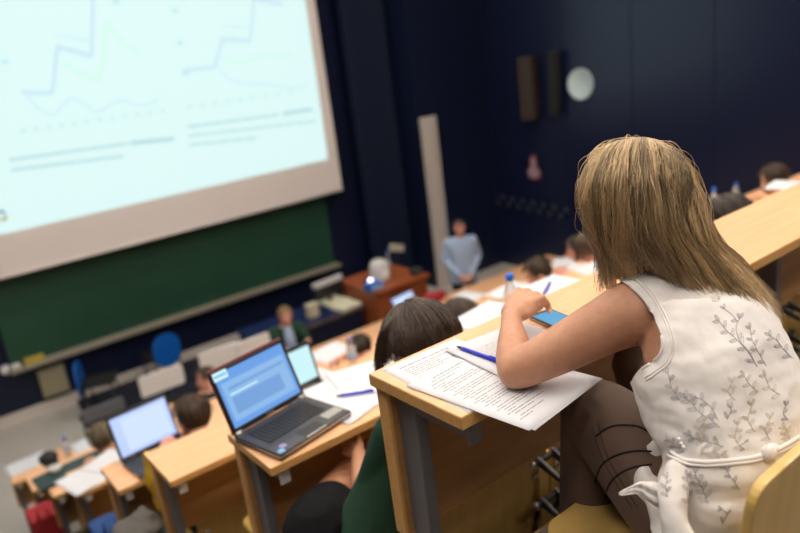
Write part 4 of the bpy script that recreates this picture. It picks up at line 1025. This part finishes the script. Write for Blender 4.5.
# fly-away hairs
for k_ in range(190):
    u = rn.choice([rn.uniform(0, .12), rn.uniform(.75, 1), rn.random()]); pts = []; amp = rn.uniform(.008, .022); s0 = rn.random()*50; a0 = rn.uniform(0, .5); a1 = a0+rn.uniform(.2, .5)
    for s_ in range(12):
        t = a0+(min(a1, 1)-a0)*s_/11; p = guide(min(u, .999), t); out = (p-hc).normalized()
        w_ = math.sin(PI*s_/11)
        p = p+out*amp*(w_*.7+.1)+V((noise.noise(V((s0, t*6, 0))), noise.noise(V((s0, t*6, 5))), noise.noise(V((s0, t*6, 9)))))*.014
        pts.append(p)
    paths.append((pts, rn.uniform(.5, 1)))
# far side covering the skull
for k_ in range(1300):
    az = rn.uniform(0, 2*PI); dz = rn.uniform(.9, 1.12); pts = []
    if math.cos(az) > .62 : continue            # keep the face free
    rr_ = .97+rn.random()*.06
    for s_ in range(10):
        th = (.12+s_/9*(1.95 if math.cos(az) < .2 else 1.75))
        d_ = hun*math.cos(th)*.110+(hfn*math.cos(az)*.108+hrn*math.sin(az)*.088)*math.sin(min(th, 1.7))
        p = hc+hun*.015-hfn*.006+d_*rr_
        if th > 1.57: p = p-hun*.05*(th-1.57)
        p += V((noise.noise(V((k_*.7, th*2, 0))), noise.noise(V((k_*.7, th*2, 3))), 0))*.008
        if (p-hc).dot(RZ) < -.015: break
        pts.append(p)
    if len(pts) > 3: paths.append((pts, max(0, min(1, rn.gauss(.4, .2)))))
hb = MB(); T = Matrix(((hrn.x, hfn.x, hun.x, hc.x), (hrn.y, hfn.y, hun.y, hc.y), (hrn.z, hfn.z, hun.z, hc.z), (0, 0, 0, 1)))
hb.ell((0, -.012, .022), (.079, .095, .0905), 'hairblond', T, 24)
for u in (.12, .24, .36, .48, .60, .72, .84, .94):
    pts = []
    for t in (.25, .42, .6, .75, .88, .97):
        p = guide(u, t); pts.append(tuple(p+inward(p, t)*.034)+(.019 if t < .8 else .012*(1.1-t)/.3+.004,))
    limb(hb, pts, 'hairblond', 12, 20)
hbo, hbm = fuse(hb, 'hair_t', 'hairblond', None, .006, 6, .5); bpy.data.objects.remove(hbo)
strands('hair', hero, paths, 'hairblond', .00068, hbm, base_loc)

# ---------------------------------------------------------------- people sitting in the lower rows
def scalp(paths, hc, hf, hu, s, rn, n, length, lift=1.12, wave=.004, part=0.):
    f = V(hf).normalized(); u = (V(hu)-f*V(hu).dot(f)).normalized(); r = f.cross(u)
    for k_ in range(n):
        az = rn.uniform(0, 2*PI); ca = math.cos(az); pts = []; L = length*rn.uniform(.85, 1.05)
        lim = 1.05 if ca > .55 else 1.75+.35*(ca < -.2)
        rr_ = lift+rn.random()*.07; prev = None; N = 9 if length < .2 else 16
        th = rn.uniform(.05, .9) if length < .2 else .08
        step = L/(N-1)/(.1*s)
        for s_ in range(N):
            d_ = u*math.cos(min(th, 1.6))*.100+(f*ca*.104+r*math.sin(az)*.084)*math.sin(min(th, 1.6))
            p = hc+u*.014*s-f*.008*s+d_*rr_*s
            if th > 1.6: p = p+V((0, 0, -1))*(th-1.6)*.1*s+(-f if ca < .3 else f*0)*.0
            p = p+V((noise.noise(V((k_*.7, th*2, 0))), noise.noise(V((k_*.7, th*2, 3))), noise.noise(V((k_*.7, th*2, 8)))))*wave
            pts.append(p); th += step
            if th > lim and length < .2: break
        if len(pts) > 3: paths.append((pts, max(0, min(1, rn.gauss(.42, .2)+.12*math.sin(az*9)))))
def sitter(label, X, Yb_, fz, yaw=0., hd=(0, 1, -.35), tilt=0., lean=.12, shirt='navy', hairm='hairbrown', hl=.12, skin='skin', sleeve=1., ph=None, face=None, scale=1., hairn=260, dy=-.60, name='person', lower='darktr', headdrop=0., headx=0.):
    loc = V((X, Yb_+dy, fz)); t = thing(name, label, 'person', loc, yaw); ex = MB(); sk = MB(); rn = random.Random(int(abs(X*1000)))
    hz_ = headdrop*.6; sh = V((0, lean, .90-hz_)); nb = V((0, lean+.02, .96-hz_)); hc = V((headx, lean+.085, 1.045-headdrop))
    tor = [((0, 0, .47), .15, .11), ((0, 0, .55), .17, .12), ((0, lean*.4, .67), .14, .10), ((0, lean*.8, .80-hz_), .16, .11), ((0, lean, .885-hz_), .165, .09), ((0, lean+.01, .935-hz_), .10, .06)]
    sd_ = V((1, 0, 0)); rings(sk, [(c, w*.92, d*.92) for c, w, d in tor], skin, sd_)
    limb(sk, [tuple(nb-V((0, 0, .05)))+(.052,), tuple(nb)+(.05,), tuple(hc)+(.05,)], skin)
    hu_ = V((tilt, .25, 1)); head(sk, ex, hc, hd, hu_, 1.0, skin)
    arms = []
    for sx in (-1, 1):
        s0 = V((sx*.165, lean, .89-hz_)); e0 = V((sx*.21, lean+.17, .765)); w0 = V((sx*.10, lean+.36, .775))
        limb(sk, [tuple(s0)+(.052,), tuple(s0.lerp(e0, .5))+(.044,), tuple(e0)+(.035,)], skin); limb(sk, [tuple(e0)+(.035,), tuple(e0.lerp(w0, .4))+(.034,), tuple(w0)+(.023,)], skin)
        hand(sk, ex, w0, (-sx*.5, .8, 0), (0, 0, 1), .9, .35, sx if False else -sx, skin); arms.append((s0, e0, w0))
        h0 = V((sx*.09, .02, .53)); k0 = V((sx*.12, .44, .52)); a0 = V((sx*.11, .40, .08))
        limb(sk, [tuple(h0)+(.085,), tuple(h0.lerp(k0, .5))+(.075,), tuple(k0)+(.055,)], skin); limb(sk, [tuple(k0)+(.055,), tuple(k0.lerp(a0, .4))+(.052,), tuple(a0)+(.035,)], skin)
        limb(sk, [tuple(a0+V((0, -.03, -.04)))+(.032,), tuple(a0+V((0, .14, -.05)))+(.026,)], skin)
    fuse(sk, 'body', skin, t, .0105, 3, .5, ex)
    cl_ = MB(); rings(cl_, [(c, w+.006, d+.008) for c, w, d in tor], shirt, sd_)
    for s0, e0, w0 in arms:
        E_ = e0 if sleeve >= 1 else s0.lerp(e0, .55)
        limb(cl_, [tuple(s0)+(.060,), tuple(s0.lerp(E_, .5))+(.053,), tuple(E_)+(.047,)], shirt)
        if sleeve > 1: limb(cl_, [tuple(e0)+(.046,), tuple(e0.lerp(w0, .85))+(.034,)], shirt)
    fuse(cl_, 'shirt', shirt, t, .011, 3)
    cl_ = MB(); rings(cl_, [((0, 0, .46), .16, .12), ((0, 0, .55), .18, .13), ((0, .0, .62), .16, .115)], lower, sd_)
    for sx in (-1, 1):
        h0 = V((sx*.09, .02, .53)); k0 = V((sx*.12, .44, .52)); a0 = V((sx*.11, .40, .10))
        limb(cl_, [tuple(h0)+(.095,), tuple(h0.lerp(k0, .5))+(.085,), tuple(k0)+(.066,)], lower); limb(cl_, [tuple(k0)+(.066,), tuple(k0.lerp(a0, .4))+(.062,), tuple(a0)+(.05,)], lower)
    fuse(cl_, 'trousers', lower, t, .012, 3)
    for sx in (-1, 1):
        so = MB(); a0 = V((sx*.11, .40, .08)); limb(so, [tuple(a0+V((0, -.035, -.04)))+(.037,), tuple(a0+V((0, .15, -.048)))+(.030,)], 'blackm'); so.build('shoe', t)
    paths = []; scalp(paths, hc, hd, hu_, 1., rn, hairn if hl < .2 else hairn*2, hl)
    hb = MB(); f = V(hd).normalized(); u = (hu_-f*hu_.dot(f)).normalized(); r = f.cross(u)
    T = Matrix(((r.x, f.x, u.x, hc.x), (r.y, f.y, u.y, hc.y), (r.z, f.z, u.z, hc.z), (0, 0, 0, 1)))
    hb.ell((0, -.022, .030), (.086, .094, .090), hairm, T, 24)
    if hl > .2: limb(hb, [tuple(T @ V((0, -.06, .0)))+(.075,), tuple(T @ V((0, -.07, 0))+V((0, 0, -.08)))+(.07,), tuple(T @ V((0, -.065, 0))+V((0, 0, -hl*.7)))+(.05,)], hairm)
    ob, hm = fuse(hb, 'hair_t', hairm, None, .009, 2); bpy.data.objects.remove(ob)
    strands('hair', t, paths, hairm, .0016, hm)
    return t
def headx_at(px, py, Y): return ony(px, py, Y).x
def row_person(i, px, label, **kw):
    Yh = YB[i]+kw.get('dy', -.60)+kw.get('lean', .12)+.075
    x = ony(px, kw.pop('py', 300), Yh).x
    return sitter(label, x, YB[i], fl[i], **kw)
row_person(2, 461, 'person with dark brown hair in the third row, half hidden behind the dark haired woman', py=315, hairm='hairdark', hl=.30, shirt='darktr', hd=(-.2, 1, -.3), headdrop=.125)
row_person(3, 540, 'short haired person with bowed head and pink cheek, behind the plastic bottle', py=268, hairm='hairbrown', hl=.09, shirt='cream', hd=(-.75, .6, -.55), skin='skinpink', headdrop=.05)
row_person(3, 591, 'person with light brown hair beside the blond woman\'s hanging strands', py=255, hairm='hairash', hl=.22, shirt='white', hd=(-.7, .6, -.4), skin='skinpink', headdrop=.0)
row_person(4, 578, 'person with grey brown hair just behind the light brown haired one', py=242, hairm='hairgrey', hl=.12, shirt='white', hd=(-.5, .9, -.3), skin='skinpink')
row_person(1, 732, 'person with grey brown hair below the blue bottle caps, right of the blond woman', py=207, hairm='hairgrey', hl=.24, shirt='navy', hd=(-.2, 1, -.6), headdrop=.135)
row_person(2, 776, 'person with dark bowed head near the right edge, behind the near desk', py=182, hairm='hairbrown', hl=.12, shirt='cream', hd=(-.5, 1, -.5), headdrop=.075)
row_person(3, 192, 'person with short brown hair at the fourth row desk, right of the violet laptop', py=410, hairm='hairbrown', hl=.08, shirt='darktr', hd=(-.25, 1, -.25), skin='skinpink', headdrop=.05)
row_person(5, 103, 'person with light ash hair in the sixth row, behind the violet laptop', py=440, hairm='hairlight', hl=.14, shirt='darktr', hd=(0, 1, -.3))
row_person(7, 207, 'person with pink face turned sideways in the front row, above the brown haired head', py=382, hairm='hairash', hl=.08, shirt='darktr', hd=(-1, .15, -.1), skin='skinpink')
row_person(4, 362, 'person with dark hair bowed low in the fifth row, left of the dark haired woman', py=350, hairm='hairdark', hl=.10, shirt='skinpink', hd=(-.3, .8, -.9), skin='skinpink', headdrop=.13, lean=.16)
row_person(6, 412, 'person with dark hair at the seventh row, beside the red jacket', py=292, hairm='hairdark', hl=.10, shirt='redcloth', hd=(0, 1, -.3), headdrop=.02)

# ---------------------------------------------------------------- the dark haired woman in the second row
def dark_woman():
    hip = V((.93, 1.52, -1.40)); bl_ = V((.95, 1.52, fl[1]))
    t = thing('person', 'person with long dark hair, green top and black shorts, behind the near desk end', 'person', bl_)
    hc = at(422, 350, 1.0)*(1.46/at(422, 350, 1.0).y); hf = V((-.15, .9, -.55)); hu = V((.05, .5, 1))
    Lsh = V((1.0, 1.50, -1.03)); Rsh = V((1.30, 1.44, -1.03)); mid = (Lsh+Rsh)/2; sd_ = Rsh-Lsh
    sk = MB(); ex = MB()
    tor = [((.98, 1.56, -1.46), .15, .11), ((.98, 1.56, -1.38), .17, .125), ((1.03, 1.54, -1.26), .145, .105), ((1.10, 1.51, -1.13), .15, .105), ((1.145, 1.485, -1.04), .15, .09), ((1.14, 1.48, -.99), .10, .06)]
    rings(sk, [(c, w*.92, d*.92) for c, w, d in tor], 'skin', sd_)
    nb = V((1.13, 1.48, -.96)); limb(sk, [tuple(nb-V((0, 0, .04)))+(.05,), tuple(nb)+(.048,), tuple(hc)+(.05,)])
    head(sk, ex, hc, hf, hu)
    eL = at(365, 503, 1.0); eL = eL*(1.60/eL.y); wL = at(358, 452, 1.0); wL = wL*(1.80/wL.y)
    eR = V((1.44, 1.60, -1.13)); wR = V((1.42, 1.84, -1.12))
    limb(sk, [tuple(Lsh)+(.052,), tuple(Lsh.lerp(eL, .5))+(.044,), tuple(eL)+(.036,)]); limb(sk, [tuple(eL)+(.036,), tuple(eL.lerp(wL, .4))+(.034,), tuple(wL)+(.023,)])
    hand(sk, ex, wL, (.3, .9, .1), (-.6, .2, .8), .95, .5, -1)
    limb(sk, [tuple(Rsh)+(.052,), tuple(Rsh.lerp(eR, .5))+(.044,), tuple(eR)+(.036,)]); limb(sk, [tuple(eR)+(.036,), tuple(wR)+(.024,)]); hand(sk, ex, wR, (-.4, .9, 0), (0, 0, 1), .9, .35, 1)
    hL = V((.87, 1.55, -1.38)); kL = V((1.10, 1.95, -1.335)); aL = V((1.30, 1.98, -1.72))
    hR = V((1.06, 1.55, -1.40)); kR = V((1.22, 1.97, -1.40)); aR = V((1.20, 1.90, -1.82))
    hL = at(324, 524, 1.0); hL = hL*(1.70/hL.y); kL = at(368, 464, 1.0); kL = kL*(1.96/kL.y)
    for h_, k_, a_ in ((hL, kL, aL), (hR, kR, aR)):
        limb(sk, [tuple(h_)+(.095,), tuple(h_.lerp(k_, .5))+(.088,), tuple(k_)+(.065,)]); limb(sk, [tuple(k_)+(.057,), tuple(k_.lerp(a_, .4))+(.052,), tuple(a_)+(.034,)])
        limb(sk, [tuple(a_+V((0, -.03, -.03)))+(.033,), tuple(a_+V((0, .13, -.04)))+(.026,)])
    fuse(sk, 'body', 'skin', t, .0075, 4, .5, ex, bl_)
    c_ = MB(); rings(c_, [(c, w+.008, d+.010) for c, w, d in tor[1:]], 'green', sd_)
    m_ = Lsh.lerp(eL, .95); limb(c_, [tuple(Lsh)+(.060,), tuple(Lsh.lerp(eL, .5))+(.054,), tuple(m_)+(.046,)], 'green'); m_ = Rsh.lerp(eR, .9); limb(c_, [tuple(Rsh)+(.062,), tuple(m_)+(.052,)], 'green')
    fuse(c_, 'green_top', 'green', t, .008, 2, .5, None, bl_)
    c_ = MB(); rings(c_, [((.98, 1.56, -1.47), .16, .12), ((.98, 1.56, -1.38), .18, .135), ((.98, 1.56, -1.32), .16, .12)], 'shorts', sd_)
    for h_, k_ in ((hL, kL), (hR, kR)): limb(c_, [tuple(h_-(k_-h_)*.12)+(.110,), tuple(h_)+(.110,), tuple(h_.lerp(k_, .14))+(.104,)], 'shorts')
    fuse(c_, 'shorts', 'shorts', t, .008, 2, .5, None, bl_)
    for a_ in (aL, aR): so = MB(); limb(so, [tuple(a_+V((0, -.035, -.03)))+(.037,), tuple(a_+V((0, .14, -.038)))+(.030,)], 'blackm'); o = so.build('shoe', t); o.data.transform(Matrix.Translation(-bl_))
    paths = []; rn = random.Random(4); scalp(paths, hc, hf, hu, 1.05, rn, 1000, .17, 1.14)
    f = hf.normalized(); u = (hu-f*hu.dot(f)).normalized(); r = f.cross(u)
    # long side locks falling forward on the left, and down the back
    for k_ in range(900):
        az = rn.choice([rn.uniform(1.0, 2.2), rn.uniform(2.2, 4.1), rn.uniform(4.1, 5.0)]); pts = []
        left = math.sin(az) < -.25; L = .34 if not left else .16
        for s_ in range(16):
            a_ = s_/15*L; th = .1+a_/.1*.9
            d_ = u*math.cos(min(th, 1.55))*.104+(f*math.cos(az)*.108+r*math.sin(az)*.090)*math.sin(min(th, 1.55))
            p = hc+u*.014-f*.008+d_*(1.13+.05*((k_*7) % 10)/10)
            if th > 1.55: p += V((-.03 if left else 0, -.01, -1))*(th-1.55)*.1+f*(.10 if left else 0)*(th-1.55)*.18
            p += V((noise.noise(V((k_*.05, th*2, 0))), noise.noise(V((k_*.05, th*2, 3))), 0))*.010
            pts.append(p)
        paths.append((pts, max(0, min(1, rn.gauss(.4, .25)+.2*math.sin(az*11)))))
    # locks that hang beside the desk end
    for k_ in range(260):
        s0 = rn.uniform(-1, 1); a0 = at(412+s0*8, 306, 1.96); a = at(391+s0*8, 328, 1.925); b = at(382+s0*5.5, 348, 1.935); c = at(379+s0*3.5, 364, 1.945); d = at(384+s0*5, 382, 1.95)
        q = smoothpath([a0, a, b, c, d], 14); paths.append(([V(p)+V((rn.gauss(0, .002), rn.gauss(0, .004), 0)) for p in q], rn.uniform(.1, .6)))
    hb = MB(); T = Matrix(((r.x, f.x, u.x, hc.x), (r.y, f.y, u.y, hc.y), (r.z, f.z, u.z, hc.z), (0, 0, 0, 1)))
    hb.ell((0, -.022, .030), (.090, .098, .094), 'hairdark', T, 24); limb(hb, [tuple(T @ V((0, -.055, .0)))+(.08,), tuple(T @ V((0, -.06, 0))+V((0, 0, -.1)))+(.075,), tuple(T @ V((0, -.06, 0))+V((0, 0, -.22)))+(.05,)], 'hairdark')
    ob, hm = fuse(hb, 'hair_t', 'hairdark', None, .008, 3); bpy.data.objects.remove(ob)
    strands('hair', t, paths, 'hairdark', .0013, hm, bl_)
dark_woman()

# ---------------------------------------------------------------- standing people at the front
def stander(label, X, Y, fz, yaw, h=1.72, shirt='shirtblue', lower='darktr', hairm='hairgrey', hd=(0, 1, -.15), skin='skinpink', clasp=True, bald=False, low=0.):
    s = h/1.72; t = thing('person', label, 'person', V((X, Y, fz)), yaw); sk = MB(); ex = MB(); sd_ = V((1, 0, 0))
    tor = [((0, 0, .84*s), .15, .10), ((0, 0, .93*s), .165, .115), ((0, .01, 1.08*s), .145, .11), ((0, .0, 1.25*s), .165, .12), ((0, 0, 1.38*s), .175, .10), ((0, 0, 1.45*s), .10, .06)]
    rings(sk, [(c, w*.92, d*.92) for c, w, d in tor], skin, sd_); hc = V((0, .04, 1.60*s)); limb(sk, [(0, 0, 1.43*s, .055), (0, .01, 1.5*s, .052), tuple(hc)+(.05,)], skin); head(sk, ex, hc, hd, (0, .1, 1), 1., skin)
    arms = []
    for sx in (-1, 1):
        s0 = V((sx*.18, 0, 1.385*s)); e0 = V((sx*.25, -.02, 1.10*s)); w0 = V((sx*.07, .19, .98*s-low)) if clasp else V((sx*.27, .06, .86*s))
        limb(sk, [tuple(s0)+(.055,), tuple(s0.lerp(e0, .5))+(.047,), tuple(e0)+(.038,)], skin); limb(sk, [tuple(e0)+(.038,), tuple(e0.lerp(w0, .4))+(.036,), tuple(w0)+(.025,)], skin)
        hand(sk, ex, w0, (-sx*.8, .3, -.3) if clasp else (0, .1, -1), (0, 1, .3) if clasp else (sx, 0, 0), 1., .6, sx, skin); arms.append((s0, e0, w0))
        h0 = V((sx*.09, 0, .88*s)); k0 = V((sx*.10, .02, .48*s)); a0 = V((sx*.11, -.01, .09))
        limb(sk, [tuple(h0)+(.088,), tuple(h0.lerp(k0, .5))+(.075,), tuple(k0)+(.055,)], skin); limb(sk, [tuple(k0)+(.055,), tuple(k0.lerp(a0, .35))+(.055,), tuple(a0)+(.036,)], skin); limb(sk, [tuple(a0+V((0, -.03, -.05)))+(.033,), tuple(a0+V((0, .16, -.06)))+(.026,)], skin)
    fuse(sk, 'body', skin, t, .011, 3, .5, ex)
    c_ = MB(); rings(c_, [(((c[0], c[1], c[2]-low) if i_ < 2 else c), w+.034, d+.03) for i_, (c, w, d) in enumerate(tor)], shirt, sd_)
    for s0, e0, w0 in arms: limb(c_, [tuple(s0)+(.068,), tuple(s0.lerp(e0, .5))+(.060,), tuple(e0)+(.054,)], shirt); limb(c_, [tuple(e0)+(.054,), tuple(e0.lerp(w0, .8))+(.042,)], shirt)
    fuse(c_, 'shirt', shirt, t, .012, 2)
    c_ = MB(); rings(c_, [((0, 0, .80*s), .16, .12), ((0, 0, .90*s), .18, .13), ((0, 0, 1.0*s), .165, .125)], lower, sd_)
    for sx in (-1, 1): limb(c_, [(sx*.09, 0, .88*s, .10), (sx*.10, .01, .65*s, .088), (sx*.10, .02, .48*s, .072), (sx*.11, 0, .25*s, .064), (sx*.11, -.01, .10, .058)], lower)
    fuse(c_, 'trousers', lower, t, .012, 2)
    for sx in (-1, 1): so = MB(); limb(so, [(sx*.11, -.045, .042, .040), (sx*.11, .155, .034, .032)], 'blackm'); so.build('shoe', t)
    paths = []; rn = random.Random(8); scalp(paths, hc, hd, (0, .1, 1), 1., rn, 260, .06)
    hb = MB(); T = Matrix.Translation(hc); hb.ell((0, -.028, .020), (.082, .085, .082), hairm, T, 20); ob, hm = fuse(hb, 'hair_t', hairm, None, .01, 2); bpy.data.objects.remove(ob)
    strands('hair', t, paths if not bald else paths[:60], hairm, .0016, hm)
    return t
stander('lecturer in a light blue shirt standing with clasped hands by the pale pillar', ony(460, 240, 7.62).x, 7.62, FL+.0, math.radians(150), 1.57, skin='skinpink', low=.12)
q = ony(283, 310, 7.60)
front = sitter('person with reddish blond hair and green jacket seated before the dark blue bench', q.x-.0, 7.64, FL+.012, yaw=PI-.2, lean=.04, shirt='green', hairm='hairblond', hl=.10, hd=(0, 1, -.1), skin='skinpink', headdrop=-.06, dy=0.)
sc = MB(); limb(sc, [(0, .13, .95, .05), (0, .16, .82, .065), (0, .15, .66, .07)], 'shirtblue'); sc.build('blue_shirt_front', front)

# ================================================================ LIGHTS AND CAMERA
def fixture(x, y, k):
    t = thing('ceiling_light', 'long ceiling light panel over the hall, out of view', 'ceiling light', (x, y, 2.9), 0, 'ceiling lights over the audience')
    mb = MB(); mb.box(-.75, .75, -.17, .17, -.07, -.001, 'white', .005); mb.build('housing', t)
    mb = MB(); mb.box(-.72, .72, -.14, .14, -.078, -.071, 'panelglow'); mb.build('diffuser', t)
k = 0
for y in (-1.8, -.3, 1.2, 2.7, 4.2, 5.6, 7.4):  # frontmost row is added to brighten the board and front chairs
    for x in (-.6, 1.6, 3.8, 6.0):
        fixture(x, y, k); k += 1
def area(name, loc, size, sy, power, col, aim):
    l = bpy.data.lights.new(name, 'AREA'); l.shape = 'RECTANGLE'; l.size = size; l.size_y = sy; l.energy = power; l.color = col
    o = bpy.data.objects.new(name, l); COL.objects.link(o); o.location = loc
    o.rotation_euler = (Vector(aim)-Vector(loc)).to_track_quat('-Z', 'Y').to_euler(); return o
w = bpy.data.worlds.new('World'); SC.world = w; w.use_nodes = True; w.node_tree.nodes['Background'].inputs[0].default_value = (.02, .024, .04, 1); w.node_tree.nodes['Background'].inputs[1].default_value = 1
cam = bpy.data.cameras.new('Camera'); co = bpy.data.objects.new('Camera', cam); COL.objects.link(co)
cam.sensor_width = 36; cam.lens = F_PX*36/800; cam.clip_start = .05; cam.clip_end = 60
mw = Matrix(((RX.x, -RY.x, -RZ.x, 0), (RX.y, -RY.y, -RZ.y, 0), (RX.z, -RY.z, -RZ.z, 0), (0, 0, 0, 1)))
co.matrix_world = mw
cam.shift_y = (266.5-266.5)/800
cam.dof.use_dof = True; cam.dof.focus_distance = 1.42; cam.dof.aperture_fstop = 2.2
SC.camera = co
SC.view_settings.view_transform = 'Standard'; SC.view_settings.look = 'None'; SC.view_settings.gamma = 1; SC.view_settings.exposure = EXPO if 'EXPO' in globals() else 0.0
for o in list(COL.objects):
    if o.parent is None: o.location.z += CZ
